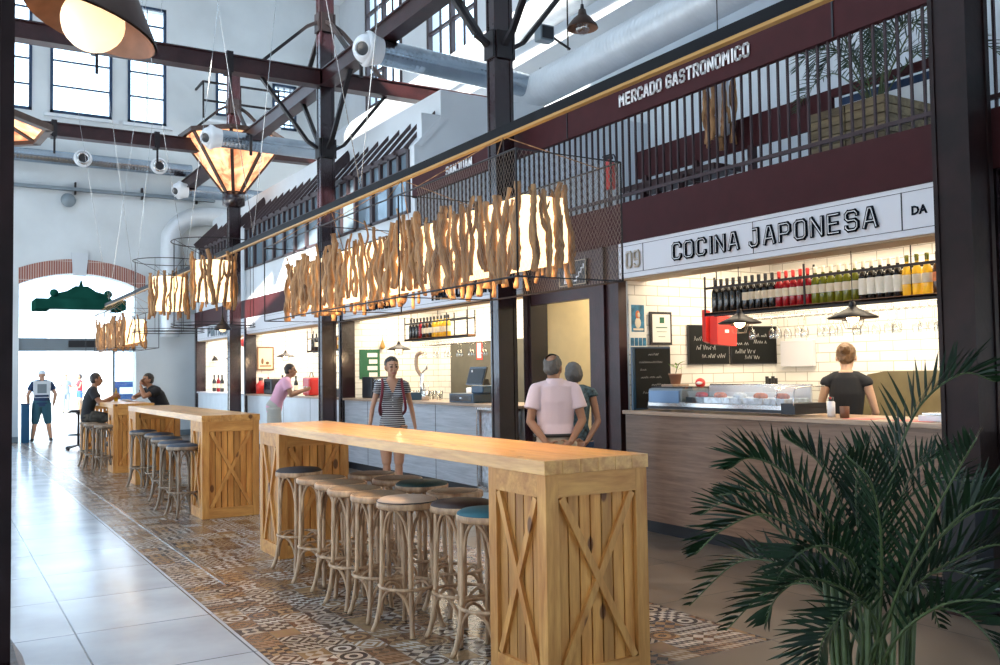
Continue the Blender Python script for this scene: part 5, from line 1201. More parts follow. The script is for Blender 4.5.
t = thing('brass_tap_ornament', (6.52, YW2, 1.96), 'gold pointed ornament on the corner of the green board', 'ornament'); MB().lathe([(.02,1.96),(.05,2.0),(.03,2.06),(.008,2.12),(0,2.22)], (6.50,14.42,0), 12).build('spire', 'gold', t)
for x, y, z, w, h, m, lab in ((7.58, 12.95, 1.75, .18, .30, 'red', 'small picture in a red frame on the tiles of the middle stall'), (7.58, 12.15, 1.74, .24, .24, 'greenboard', 'small picture in a green frame on the wall of the middle stall')):
    t = thing('picture_frame', (x, y, z), lab, 'picture frame'); xx = 7.54 
    MB().box(xx, xx+.02, y-w/2, y+w/2, z, z+h).build('frame', m, t); MB().box(xx-.003, xx, y-w/2+.03, y+w/2-.03, z+.03, z+h-.03).build('picture', 'paper', t)
    MB().cyl((xx+.02,y,z+h*.6), (7.6,y,z+h*.6), .008, n=6).build('hook', 'iron', t)
t = thing('coffee_machine', (6.2, 13.9, 1.155), 'black coffee machine at the left end of the pale counter', 'coffee machine')
MB().bbox(6.0, 6.4, 13.75, 14.15, 1.157, 1.50, .02).build('machine_body', 'black', t); MB().bbox(6.0,6.4,13.45,13.72,1.30,1.47,.05).build('steel_front', 'chrome', t); MB().box(6.05,6.35,13.5,13.74,1.157,1.20).build('drip_tray', 'chrome', t); MB().cyl((6.1,13.6,1.30),(6.1,13.6,1.22), .02, n=8).build('portafilter', 'iron', t)
t = thing('beer_tap', (6.2, 12.6, 1.155), 'curved wooden handled beer tap on the pale counter', 'tap'); 
MB().cyl((6.2,12.35,1.157),(6.2,12.35,1.55), .03).build('tap_column', 'chrome', t); MB().tube(smooth_path([(6.2,12.35,1.5),(6.15,12.42,1.62),(6.15,12.42,1.80),(6.2,12.36,1.86)], 5), .03, 8).build('handle', 'counter_top', t); MB().cyl((6.2,12.2,1.62),(6.2,12.35,1.55), .012, n=8).cyl((6.2,12.2,1.68),(6.2,12.2,1.6), .014, n=8).build('spout', 'chrome', t)
for k in range(9):
    t = thing('drinking_glass', (6.2, 12.9-.11*k, 1.155), 'clear tumbler in the row on the pale counter right of the tourist', 'glass', 'tumblers on the pale counter')
    cached('tumb', lambda: MB().lathe([(0,.002),(.030,.002),(.036,.13+0),(.034,.13),(.028,.008),(0,.008)], n=14), 'glass_body', 'edgeglass', t); t.location.z = 1.155; t.location.x = 6.30+.09*(k % 2)
t = thing('spirit_bottle', (6.1, 12.95, 1.155), 'amber bottle with a dark cap beside the tourist', 'bottle'); MB().lathe([(0,1.157),(.045,1.157),(.045,1.30),(.015,1.36),(.015,1.42),(0,1.42)], (6.1,12.78,0), 14).build('glass_body', 'b_brown', t); MB().lathe([(.016,1.40),(.018,1.44),(0,1.445)], (6.1,12.78,0), 10).build('cap', 'yellow', t)
t = thing('utensil_pot', (6.0, 12.0, 1.155), 'steel pot of utensils on the pale counter', 'pot'); MB().lathe([(0,1.157),(.055,1.157),(.055,1.29),(.05,1.29),(.05,1.17),(0,1.17)], (6.0,11.85,0), 16).build('pot_body', 'chrome', t)
for k in range(5): MB().cyl((6.0+.02*math.cos(k),11.85+.02*math.sin(k),1.18), (6.0+.06*math.cos(k),11.85+.06*math.sin(k),1.42), .004, n=5).build('utensil', 'chrome', t)
t = thing('black_crate', (6.0, 12.3, 1.155), 'dark blue crate of small bottles on the pale counter', 'crate'); MB().bbox(5.9,6.1,12.1,12.5,1.157,1.27,.006).build('crate_body', 'register', t)

# ================================================================== STALLS 3 AND 4
counter(14.66, 20.02, 'white counter the man in pink leans on', 'galvwhite', 'counter_top', splits=(15.4, 16.1, 17.6))
counter(20.24, 24.40, 'white counter of the last stall at the far left', 'galvwhite', 'signwhite')
shelf_frame(15.0, 17.6, 6.30, 6.44, 2.02, 2.42, 'black iron bottle shelf above the man in pink')
for k in range(12):
    c = ['b_black','b_black','label','b_black','b_brown','b_black','b_brown','b_yellow','b_yellow','b_black','b_black','b_brown'][k]
    if c == 'label': c = 'b_brown'
    bottle(6.37, 17.45-k*.2, 2.02, c, {'b_black':'black','b_brown':'brown','b_yellow':'yellow'}[c]+' bottle on the shelf above the man in pink', 'bottles above the man in pink, '+c[2:], 'label' if k % 3 else None, 'black', s=1.05)
rack(6.4, 6.7, 15.0, 17.4, 1.9, 'chrome wire rack for glasses above the man in pink')
for k in range(9): hanging_glass(6.5+.1*(k % 2), 17.3-k*.25, 1.9, 'clear wine glass hanging above the man in pink', 'wine glasses hanging in the third stall')
YW3 = 20.07
t = thing('framed_picture', (6.2, YW3, 1.7), 'brown framed picture of a still life on the tiles of the third stall', 'picture frame')
MB().box(6.04, 6.42, YW3-.02, YW3, 1.66, 2.18).build('frame', 'woodframe', t); MB().box(6.075, 6.385, YW3-.024, YW3-.02, 1.695, 2.145).build('canvas', 'cream', t)
MB().box(6.1,6.36,YW3-.027,YW3-.024,1.74,1.77).sphere((6.16,YW3-.026,1.86), (.03,.003,.07), 8).sphere((6.27,YW3-.026,1.82), (.04,.003,.035), 8).build('painted_shapes', 'woodframe', t)
t = thing('bull_picture', (7.5, 17.0, 1.55), 'dark panel with a painted figure behind the man in pink', 'picture frame'); MB().box(7.54,7.58,16.2,18.4,1.45,2.0).build('frame', 'woodframe', t); MB().box(7.535,7.54,16.3,18.3,1.5,1.95).build('canvas', 'screen', t); MB().sphere((7.533,17.1,1.75), (.003,.25,.16), 10).build('painted_shapes', 'orangeart', t)
t = thing('red_lunch_bag', (6.1, 16.9, 1.155), 'red bag standing on the counter in front of the man in pink', 'bag'); MB().bbox(6.0, 6.25, 16.65, 17.05, 1.157, 1.50, .05).build('bag_body', 'red', t); MB().box(5.994,6.0,16.75,16.95,1.28,1.33).build('white_print', 'letterwhite', t); MB().tube(smooth_path([(6.12,16.75,1.5),(6.12,16.8,1.58),(6.12,16.9,1.58),(6.12,16.95,1.5)], 4), .01, 6).build('handle', 'black', t)
t = thing('counter_oven', (6.2, 15.2, 1.155), 'black appliance on the white counter right of the man in pink', 'appliance'); MB().bbox(5.95,6.35,15.0,15.7,1.157,1.30,.02).build('appliance_body', 'black', t); MB().sphere((6.15,15.05,1.42), .10, 12).build('round_lid', 'whiteplastic', t); MB().cyl((6.15,15.05,1.28),(6.15,15.05,1.36), .03, n=8).build('neck', 'black', t)
t = thing('beer_tap', (6.2, 15.9, 1.155), 'steel beer tap on the white counter of the third stall', 'tap'); MB().cyl((6.2,15.95,1.157),(6.2,15.95,1.66), .035).build('tap_column', 'chrome', t); MB().cyl((6.2,15.95,1.58),(6.2,15.65,1.58), .015, n=8).build('spout', 'chrome', t)
items = [(6.15,19.6,'b_red',.9,'red bottle at the left end of the third stall counter'), (6.3,19.1,'b_black',1,'dark bottle on the counter behind the man in pink, left one'), (6.3,18.75,'b_yellow',.9,'yellow bottle on the counter behind the man in pink'), (6.35,18.4,'b_black',.95,'dark bottle on the counter behind the man in pink, right one')]
for x, y, c, s, lab in items: bottle(x, y, 1.157, c, lab, None, 'label', 'red' if c == 'b_red' else 'black', s=s*1.25)
t = thing('black_box_appliance', (6.2, 18.9, 1.155), 'black box on the counter left of the man in pink', 'appliance'); MB().bbox(5.95, 6.25, 18.75, 19.3, 1.157, 1.48, .03).build('appliance_body', 'black', t); MB().box(5.945,5.95,18.85,19.2,1.25,1.42).build('front_panel', 'screen', t)
t = thing('red_container', (6.1, 19.75, 1.155), 'round red container at the left end of the third stall counter', 'container'); MB().lathe([(0,1.157),(.10,1.157),(.11,1.35),(.05,1.40),(.04,1.47),(0,1.48)], (6.05,19.8,0), 16).build('container_body', 'red', t); MB().lathe([(.045,1.42),(.05,1.5),(0,1.51)], (6.05,19.8,0), 12).build('lid', 'black', t)
for k, (x, y, c, lab) in enumerate(((6.1,23.9,'b_black','tall black bottle in the last stall, leftmost'), (6.1,23.5,'b_red','red bottle in the last stall'), (6.1,23.15,'b_black','dark bottle right of the red one in the last stall'), (6.15,22.6,'b_brown','brown bottle in the last stall'), (6.15,22.2,'b_black','dark bottle in the last stall, right of the brown one'))):
    bottle(x, y, 1.157, c, lab, None, 'label', 'black', s=1.35)
t = thing('wall_lamp', (6.2, 24.4, 1.8), 'small black wall lamp on the side wall of the last stall', 'lamp'); MB().lathe([(.09,1.95),(.03,2.05),(0,2.06)], (6.25,24.4,0), 14).build('shade', 'iron', t); MB().cyl((6.25,24.4,2.05),(6.25,24.53,2.08), .012, n=6).build('arm', 'iron', t)
t = thing('hanging_pan_cluster', (6.4, 21.8, 2.0), 'dark hanging cluster of pans and cloth under the last fascia', 'pans'); MB().cyl((6.3,21.8,2.8),(6.3,21.8,2.5), .01, n=6).build('hook', 'iron', t)
rr_ = random.Random(9)
for k in range(7): MB().sphere((6.3+rr_.uniform(-.05,.05), 21.8+rr_.uniform(-.28,.28), 2.32+rr_.uniform(-.22,.2)), (.05,.12,.11), 10).build('pan', ('iron','print','red','iron')[k % 4], t)

# ================================================================== NEAR THE RIGHT COLUMN
t = thing('column_guard', (5.6, 3.43, 0), 'black boxy bin at the foot of the nearest column, behind the palm', 'bin')
MB().prism([(5.36,3.30),(5.44,3.24),(5.80,3.24),(5.84,3.30),(5.84,3.52),(5.80,3.58),(5.44,3.58),(5.36,3.52)], 'Z', .055, .82).build('bin_body', 'darkbin', t)
MB().prism([(5.34,3.28),(5.43,3.215),(5.81,3.215),(5.86,3.28),(5.86,3.54),(5.81,3.60),(5.43,3.60),(5.34,3.54)], 'Z', .82, .86).build('bin_rim', 'darkbin', t)

# ================================================================== FAR DOORWAY AND OUTSIDE
t = thing('sliding_door_header', (3.1, 25.6, 2.4), 'grey header of the sliding glass door across the arch', 'door header')
MB().box(AX0, AX1, 25.56, 25.80, 2.24, 2.56).build('header_box', 'signgrey', t); MB().box(2.9, 4.0, 25.54, 25.56, 2.33, 2.50).build('dark_panel', 'black', t)
MB().box(3.95, 4.0, 25.6, 25.66, 0, 2.24).build('door_post', 'signgrey', t); MB().box(4.0, 4.48, 25.62, 25.635, .02, 2.24).build('door_leaf', 'glasspane', t)
t = thing('litter_bin', (2.0, 25.2, 0), 'tall dark blue bin left of the guard in the doorway', 'bin'); MB().bbox(1.83, 2.00, 25.15, 25.45, 0, .92, .01).build('bin_body', 'bluebin', t); MB().bbox(1.82,2.01,25.14,25.46,.92,.95,.008).build('bin_rim', 'navy', t)
t = thing('kiosk', (11.0, 62, 0), 'distant kiosk with an ornate dark green roof seen through the arch', 'kiosk'); kx, ky = 7.6, 62
MB().box(kx-1.7, kx+1.7, ky-1, ky+1, 0, 5.7).build('kiosk_body', 'wall', t)
MB().box(kx-2.5, kx+2.5, ky-1.5, ky+1.5, 5.7, 6.3).build('eaves', 'verdigris', t)
b = MB(); b.prism([(kx-1.7,6.3),(kx+1.7,6.3),(kx+1.5,6.6),(kx+.8,6.8),(kx+.35,7.1),(kx-.35,7.1),(kx-.8,6.8),(kx-1.5,6.6)], 'Y', ky-1.3, ky+1.3)
b.sphere((kx-1.5,ky-1.2,6.65), .25, 10).sphere((kx+1.5,ky-1.2,6.65), .25, 10).cyl((kx,ky-1,7.0),(kx,ky-1,7.5), .16, .03, 8); b.build('ornate_roof', 'verdigris', t)
t = thing('blue_barrier', (5.3, 33, 0), 'blue low barrier outside behind the seated men', 'barrier'); MB().bbox(5.15, 6.5, 33, 33.2, 0, 1.42, .03).build('barrier_panel', 'bluedenim', t); MB().bbox(5.3,6.35,32.8,33.0,1.0,1.22,.02).build('white_tray', 'whiteplastic', t)
for k in range(2): MB().box(5.3+k*.95, 5.4+k*.95, 32.9, 33.3, 0, .06).build('foot', 'signgrey', t)
t = thing('tree', (11.2, 75, 0), 'small green tree crown outside the doorway', 'tree')
b = MB(); rt = random.Random(2)
for k in range(16):
    c = V((9.2+rt.uniform(-2.0,1.3), 75+rt.uniform(-1,1), 2.6+rt.uniform(-.35,.5))); b.sphere(c, rt.uniform(.25,.5), 8)
for i, v in enumerate(b.v): b.v[i] = v+V((noise.noise(v*1.7), noise.noise(v*1.7+V((9,0,0))), noise.noise(v*1.7+V((0,9,0)))))*.35
b.build('crown', 'tree', t); MB().cyl((9.2,75,0), (9.2,75,2.5), .18, .12, 8).build('trunk', 'woodframe', t)

# ================================================================== PEOPLE
def blob(mb, voxel=.008, smooth=4):
    me = bpy.data.meshes.new('b'); me.from_pydata([tuple(v) for v in mb.v], [], mb.f); me.update()
    bm = bmesh.new(); bm.from_mesh(me); bmesh.ops.recalc_face_normals(bm, faces=bm.faces[:]); bm.to_mesh(me); bm.free()
    o = bpy.data.objects.new('b', me); COL.objects.link(o)
    r = o.modifiers.new('r', 'REMESH'); r.mode = 'VOXEL'; r.voxel_size = voxel; r.use_smooth_shade = True
    if smooth: s = o.modifiers.new('s', 'SMOOTH'); s.iterations = smooth; s.factor = .5
    bpy.context.view_layer.update()
    out = bpy.data.meshes.new_from_object(o.evaluated_get(bpy.context.evaluated_depsgraph_get()))
    bpy.data.objects.remove(o); bpy.data.meshes.remove(me)
    out.polygons.foreach_set('use_smooth', [True]*len(out.polygons)); return out
def loft(b, cs, rad, lat, n=20):
    cs = [V(c) for c in cs]; base = len(b.v); lat = V(lat)
    for i, c in enumerate(cs):
        d = (cs[min(i+1,len(cs)-1)]-cs[max(i-1,0)]).normalized(); l = (lat-d*lat.dot(d)).normalized(); f = d.cross(l)
        for j in range(n):
            t = 2*PI*j/n; ct, st = math.cos(t), math.sin(t); p = .92
            ct = math.copysign(abs(ct)**p, ct); st = math.copysign(abs(st)**p, st)
            b.v.append(c+l*ct*rad[i][0]+f*st*rad[i][1])
    for i in range(len(cs)-1):
        for j in range(n): j2 = (j+1) % n; b.f.append([base+i*n+j, base+i*n+j2, base+(i+1)*n+j2, base+(i+1)*n+j]); b.m.append(0); b.s.append(True)
    b.f.append([base+j for j in range(n)][::-1]); b.m.append(0); b.s.append(False)
    k = base+(len(cs)-1)*n; b.f.append([k+j for j in range(n)]); b.m.append(0); b.s.append(False)
def caps(b, p0, r0, p1, r1, n=12):
    b.tube([p0, p1], [r0, r1], n); b.sphere(p0, r0, n); b.sphere(p1, r1, n)
def ell(b, c, r, Rm, n=16):
    s = MB(); s.sphere((0,0,0), r, n); b.add([V(c)+Rm@v for v in s.v], s.f, 0, True)
def hand(b, w, d, palm_n, curl=.5, side=1, s=1.0):
    """w wrist, d direction of the fingers, palm_n palm normal"""
    d = V(d).normalized(); pn = V(palm_n); pn = (pn-d*pn.dot(d)).normalized(); x = d.cross(pn)*side
    c = V(w)+d*.045*s; Rm = Matrix((x, d, pn)).transposed(); ell(b, c, (.040*s,.052*s,.017*s), Rm)
    for i, (o, L_) in enumerate(((-.028,.062), (-.010,.074), (.010,.070), (.028,.055))):
        p = c+x*o*s+d*.036*s; L_ *= s; r = .0088*s
        a = (d+pn*curl*.5).normalized(); q = p+a*L_*.45; a2 = (d*(1-curl*.9)+pn*curl*1.3).normalized(); q2 = q+a2*L_*.32; a3 = (d*(.7-curl*1.4)+pn*(curl*1.5+.05)).normalized(); q3 = q2+a3*L_*.25
        b.tube([p, q, q2, q3], [r*1.1, r, r*.92, r*.75], 8); b.sphere(q3, r*.75, 8)
    p = c-x*.034*s-d*.022*s; q = p+(-x*.7+d*.6+pn*.4).normalized()*.036*s; q2 = q+(-x*.15+d*.9+pn*.5).normalized()*.028*s
    b.tube([p, q, q2], [.0125*s,.0105*s,.008*s], 8); b.sphere(q2, .008*s, 8)
STAND = dict(pelvis=(0,0,.93), waist=(0,.005,1.08), chest=(0,.0,1.28), shl=(0,.01,1.415), neck=(0,.01,1.47), head=(0,-.015,1.60),
             sL=(-.175,.01,1.395), eL=(-.225,.03,1.12), wL=(-.225,-.03,.875), sR=(.175,.01,1.395), eR=(.225,.03,1.12), wR=(.225,-.03,.875),
             hL=(-.085,0,.90), kL=(-.095,-.01,.49), aL=(-.10,.02,.08), hR=(.085,0,.90), kR=(.095,-.01,.49), aR=(.10,.02,.08))
def human(name, loc, rotz, label, J={}, scale=1.0, skin='skin', hair='hair_dark', build=1.0, female=False, face=(0,0), hands=None, top=None, bottom=None, voxel=.009, hairstyle='short', legs=True, group=None, feet='leather'):
    P = {k: V(v) for k, v in STAND.items()}; P.update({k: V(v) for k, v in J.items()})
    t = thing(name, loc, label, 'person', group); t.rotation_euler = (0,0,rotz); t.scale = (scale,)*3
    lat = (P['sR']-P['sL']).normalized(); hat = (P['hR']-P['hL']).normalized()
    spine = [P['pelvis']+V((0,0,-.08)), P['pelvis'], P['waist'], P['chest'], P['shl'], P['neck']]
    w = build
    rad = [(.125*w,.10*w), (.165*w if female else .155*w,.115*w), (.118*w if female else .142*w,.088*w), (.145*w if female else .168*w,.108*w), (.120*w if female else .145*w,.075*w), (.058,.056)]
    HR = Matrix.Rotation(face[0], 3, 'Z') @ Matrix.Rotation(face[1], 3, 'X'); H = P['head']
    b = MB(); loft(b, spine, rad, lat)
    caps(b, P['neck']-V((0,0,.03)), .058 if not female else .048, H+HR@V((0,.012,-.05)), .052 if not female else .044)
    ell(b, H+HR@V((0,.012,.022)), (.074,.092,.095), HR); ell(b, H+HR@V((0,-.022,-.045)), (.055,.062,.066), HR); ell(b, H+HR@V((0,-.045,-.090)), (.026,.028,.022), HR)
    b.tube([H+HR@V((0,-.082,.020)), H+HR@V((0,-.108,-.022)), H+HR@V((0,-.085,-.036))], [.008,.015,.010], 8)
    for s in (-1, 1): ell(b, H+HR@V((s*.078,.012,-.005)), (.010,.018,.030), HR); ell(b, H+HR@V((s*.030,-.078,.012)), (.017,.010,.010), HR); ell(b, H+HR@V((s*.038,-.066,-.025)), (.020,.016,.016), HR)
    ell(b, H+HR@V((0,-.084,-.056)), (.022,.010,.008), HR); ell(b, H+HR@V((0,-.082,-.066)), (.019,.010,.007), HR)
    if female:
        for s in (-1, 1): ell(b, P['chest']+V((s*.07,-.085*w,.0)), (.058,.045,.055), Matrix.Identity(3))
    hm = hands or {}
    for sd, s in (('L', -1), ('R', 1)):
        S, E_, W = P['s'+sd], P['e'+sd], P['w'+sd]; k = w*(.85 if female else 1)
        m = S.lerp(E_, .5); b.sphere(S, .052*k, 14); b.tube([S, m, E_], [.050*k,.045*k,.036*k], 12); b.sphere(E_, .037*k, 12)
        m2 = E_.lerp(W, .3); b.tube([E_, m2, W], [.037*k,.038*k,.025*k], 12)
        h_ = hm.get(sd, {}); hand(b, W, h_.get('d', (W-E_)), h_.get('n', (-s,0,0)), h_.get('curl', .45), h_.get('side', 1 if s > 0 else -1), .95 if not female else .86)
        b.tube([P['neck']+V((0,0,-.035)), P['neck'].lerp(S,.5)+V((0,0,-.004)), S+V((0,0,.002))], [.050*w,.046*w,.046*k], 12)
        if legs:
            Hp, K, A = P['h'+sd], P['k'+sd], P['a'+sd]; m = Hp.lerp(K, .45); fwd = V(P.get('f'+sd, (s*.15,-1,0))).normalized()
            ft = 1.14 if female else 1; b.tube([Hp+V((0,0,.03)), m, K], [.092*w*ft,.080*w*ft,.054*w*ft], 14); b.sphere(K, .052*w, 12); b.tube([K, K.lerp(A,.32)+V((0,.008,0)), A], [.050*w,.054*w,.034*w], 14)
            b.sphere(A, .036, 10)
    bake = blob(b, voxel, 3)
    mats = [skin, 'lips', 'eye', hair]
    for m in mats: bake.materials.append(M[m])
    Hi = HR.inverted()
    for p in bake.polygons:
        c = Hi @ (p.center-H)
        if c.y < -.045 and abs(c.x) < .06:
            if abs(c.z+.061) < .010 and abs(c.x) < .026: p.material_index = 1
            elif abs(c.z-.010) < .0085 and .016 < abs(c.x) < .044: p.material_index = 2
            elif abs(c.z-.034) < .006 and .012 < abs(c.x) < .050: p.material_index = 3
    link('body', bake, t, None)
    # clothes
    if top:
        b = MB(); g = top.get('loose', .014); z0 = top.get('hem', 0)
        cs, rd = list(spine), [(a+g, c+g) for a, c in rad]
        if top.get('tuck'): cs, rd = cs[1:], rd[1:]
        cs[0] = cs[0]+V((0,0,z0)); cs[-1] = cs[-1]-V((0,0,.012)); rd[-1] = (.072,.066)
        if top.get('blouse'): rd[0] = (rd[0][0]+.01, rd[0][1]+.015); rd[1] = (rd[1][0]+.006, rd[1][1]+.01)
        loft(b, cs, rd, lat)
        if female:
            for s in (-1, 1): ell(b, P['chest']+V((s*.07,-.085*w-.004,.0)), (.062,.050,.058), Matrix.Identity(3))
        sl = top.get('sleeve', .5)
        for sd in 'LR':
            S, E_ = P['s'+sd], P['e'+sd]; k = w*(.85 if female else 1); e = S.lerp(E_, sl)
            b.tube([P['neck']+V((0,0,-.045)), P['neck'].lerp(S,.5)+V((0,0,-.006)), S+V((0,0,.002))], [.046*w+g,.044*w+g,.046*k+g], 12)
            if sl > .05: b.sphere(S, .050*k+g, 14); b.tube([S, e], [.052*k+g, (.050-.008*sl)*k+g+top.get('flare', .008)], 16)
            else: b.sphere(S, .058*k+g*.7, 14)
        tm = blob(b, voxel*.95, 3); tm.materials.append(M[top['mat']])
        if top.get('v'):
            bm = bmesh.new(); bm.from_mesh(tm); d = top['v']; kill = []
            for f in bm.faces:
                c = f.calc_center_median(); dz = P['neck'].z-c.z
                if c.y < P['chest'].y-.02 and -.02 < dz < d and abs(c.x) < .075*(1-dz/d)+.004: kill.append(f)
            bmesh.ops.delete(bm, geom=kill, context='FACES'); bm.to_mesh(tm); bm.free()
        link(top.get('name', 't_shirt'), tm, t, None)
    if bottom:
        b = MB(); g = bottom.get('loose', .014); L_ = bottom.get('len', 1.0)
        loft(b, [P['pelvis']+V((0,0,-.10)), P['pelvis']+V((0,0,-.03)), P['pelvis']+V((0,0,.03)), P['pelvis'].lerp(P['waist'],.55)], [(.11*w+g,.09*w+g), (.150*w+g,.108*w+g), (.158*w+g,.11*w+g), (.145*w+g,.098*w+g)], hat)
        for sd in 'LR':
            Hp, K, A = P['h'+sd], P['k'+sd], P['a'+sd]
            if L_ <= 1: e = Hp.lerp(K, L_); b.tube([Hp+V((0,0,.02)), Hp.lerp(e,.5), e], [.094*w+g, .085*w+g, (.090-.03*L_)*w+g+bottom.get('flare', .01)], 16)
            else: e = K.lerp(A, L_-1); b.tube([Hp+V((0,0,.02)), Hp.lerp(K,.5), K, e], [.094*w+g, .080*w+g, .060*w+g, .052*w+g], 16); b.sphere(K, .060*w+g, 12)
        pm = blob(b, voxel, 3); pm.materials.append(M[bottom['mat']]); link(bottom.get('name', 'trousers'), pm, t, None)
    # shoes
    if legs:
        for sd, s in (('L', -1), ('R', 1)):
            A = P['a'+sd]; fwd = V(P.get('f'+sd, (s*.15,-1,0))).normalized(); b = MB(); Rf = fwd.to_track_quat('Y', 'Z').to_matrix()
            ell(b, A+fwd*.055+V((0,0,-.042)), (.042,.115,.034), Rf); ell(b, A+V((0,0,-.02)), (.040,.050,.05), Rf); ell(b, A+fwd*.11+V((0,0,-.05)), (.045,.06,.028), Rf)
            sm = blob(b, .010, 2); sm.materials.append(M[feet]); link('shoe', sm, t, None)
    # hair
    b = MB()
    if hairstyle in ('short', 'receding', 'bob', 'bun', 'pulled'):
        ell(b, H+HR@V((0,.024,.034)), (.083,.096,.094), HR)
        if hairstyle in ('short', 'bob', 'receding'): ell(b, H+HR@V((0,.048,-.012)), (.075,.062,.062), HR)
        if hairstyle == 'bob': ell(b, H+HR@V((0,.035,.0)), (.094,.085,.095), HR)
        if hairstyle in ('bun', 'pulled'): ell(b, H+HR@V((0,.050,-.005)), (.070,.055,.065), HR)
        if hairstyle == 'bun': ell(b, H+HR@V((0,.112,.050)), (.045,.034,.042), HR); b.tube([H+HR@V((.035,.12,.075)), H+HR@V((0,.150,.050)), H+HR@V((-.035,.12,.025))], .015, 8); b.tube([H+HR@V((-.035,.12,.07)), H+HR@V((0,.150,.055)), H+HR@V((.03,.125,.02))], .013, 8)
        hm_ = blob(b, .007, 3)
        bm = bmesh.new(); bm.from_mesh(hm_); kill = []
        for f in bm.faces:
            c = Hi @ (f.calc_center_median()-H)
            if c.y < -.018+.10*max(0, .055-c.z)*(0 if c.z > .055 else 1) and c.z < .066: kill.append(f)
            elif hairstyle == 'receding' and (c.x**2+(c.y-.085)**2+(c.z-.10)**2) < .0030: kill.append(f)
        bmesh.ops.delete(bm, geom=kill, context='FACES')
        bm.normal_update()
        for v in bm.verts: q = Hi @ (v.co-H); v.co += v.normal*(noise.noise(V((q.x*55, q.y*55, q.z*22)))*.0055)
        bm.to_mesh(hm_); bm.free(); hm_.materials.append(M[hair]); link('hair', hm_, t, None)
    elif hairstyle == 'cap':
        ell(b, H+HR@V((0,.010,.050)), (.084,.100,.072), HR); ell(b, H+HR@V((0,-.09,.04)), (.06,.05,.012), HR); hm_ = blob(b, .009, 2); hm_.materials.append(M[hair]); link('cap', hm_, t, None)
    return t, P
def addpart(t, mb, name, mat):
    me_b = MB(); w = WORLD[t.name]; mb.v = [v+w for v in mb.v]; return mb.build(name, mat, t)

# tourist in the striped romper, looking up to her right
t, P = human('person', (4.60, 9.95, 0), -.36, 'woman in a striped v neck romper with maroon straps, behind the nearest bar table', dict(kL=(-.070,-.01,.49), aL=(-.065,.02,.08), kR=(.070,-.01,.49), aR=(.065,.02,.08), eL=(-.225,.05,1.13), wL=(-.265,.0,.89), eR=(.225,.05,1.13), wR=(.265,.0,.89), sL=(-.155,.01,1.395), sR=(.155,.01,1.395)),
    1.015, 'skin', 'hair_dark', .88, True, (.25,.10), {'L': {'d': (-.1,-.1,-1), 'curl': .35}, 'R': {'d': (.1,-.1,-1), 'curl': .35}}, dict(mat='stripes', sleeve=.36, hem=0, loose=.008, v=.17, name='striped_romper', flare=.004), dict(mat='stripes', len=.22, loose=.010, name='romper_shorts', flare=.012), .0075, 'pulled')
b = MB()
for s in (-1, 1): b.tube(smooth_path([(s*.115,.11,1.30), (s*.112,.05,1.455), (s*.112,-.065,1.40), (s*.125,-.115,1.28), (s*.15,-.06,1.12), (s*.13,.10,1.05)], 5), .016, 8)
addpart(t, b, 'backpack_strap', 'strap'); b = MB(); b.bbox(-.13,.13,.11,.24,1.02,1.44,.04); addpart(t, b, 'backpack', 'strap')
b = MB()
for k in range(4): b.sphere((0,-.105,1.255-k*.035), .006, 6)
addpart(t, b, 'button', 'letterwhite')

# elderly couple, backs to the camera
t, P = human('person', (4.72, 6.78, 0), 2.72, 'older man in a pale pink short sleeved shirt, back turned, hands clasped behind him', dict(eL=(-.235,.05,1.11), wL=(-.10,.165,.92), eR=(.235,.05,1.11), wR=(.10,.165,.91), sL=(-.168,.01,1.385), sR=(.168,.01,1.385), head=(0,-.05,1.575), neck=(0,.0,1.45)),
    1.0, 'skin_dark', 'hair_grey', 1.0, False, (-.55,.12), {'L': {'d': (.9,.1,-.5), 'n': (0,1,.2), 'curl': .5}, 'R': {'d': (-.9,.1,-.5), 'n': (0,1,.2), 'curl': .5}}, dict(mat='shirt', sleeve=.62, tuck=True, hem=.05, loose=.014, flare=.020, blouse=True, name='shirt'), dict(mat='beige', len=1.85, loose=.016), .0075, 'receding')
b = MB(); b.lathe([(.100,1.425),(.080,1.47),(.072,1.485),(.066,1.47),(.075,1.43)], (0,.0,0), 20); addpart(t, b, 'shirt_collar', 'shirt')
b = MB(); lo = [V((.183*math.cos(a), .135*math.sin(a), .985)) for a in [2*PI*k/28 for k in range(28)]]; b.tube(lo, .017, 6, closed=True); addpart(t, b, 'belt', 'leather')
t, P = human('person', (5.20, 7.15, 0), 2.75, 'grey haired woman in a dark print sleeveless top beside the older man', dict(eL=(-.225,.06,1.12), wL=(-.07,.165,.91), eR=(.225,.06,1.12), wR=(.06,.17,.92), head=(0,-.045,1.585)),
    .955, 'skin_dark', 'hair_grey', 1.0, True, (.1,.1), {'L': {'d': (.9,.1,-.3), 'n': (0,1,.2), 'curl': .6}, 'R': {'d': (-.9,.1,-.3), 'n': (0,1,.2), 'curl': .6}}, dict(mat='print', sleeve=.12, loose=.016, name='print_top'), dict(mat='navy', len=1.8, loose=.016), .009, 'bob')
# cook
t, P = human('person', (6.78, 5.30, 0), 2.15, 'cook in a black top with brown hair in a bun, back turned behind the counter', dict(sL=(-.158,.01,1.375), sR=(.158,.01,1.375), eL=(-.225,.0,1.12), wL=(-.17,-.20,1.03), eR=(.225,.0,1.12), wR=(.17,-.20,1.03), head=(0,-.05,1.58)),
    1.03, 'skin_pale', 'hair_brown', .92, True, (0,.22), {'L': {'d': (.2,-1,-.1), 'n': (0,0,-1)}, 'R': {'d': (-.2,-1,-.1), 'n': (0,0,-1)}}, dict(mat='tee_black', sleeve=.10, loose=.012, flare=.002, name='black_top'), dict(mat='tee_black', len=1.9, loose=.014), .0075, 'bun')
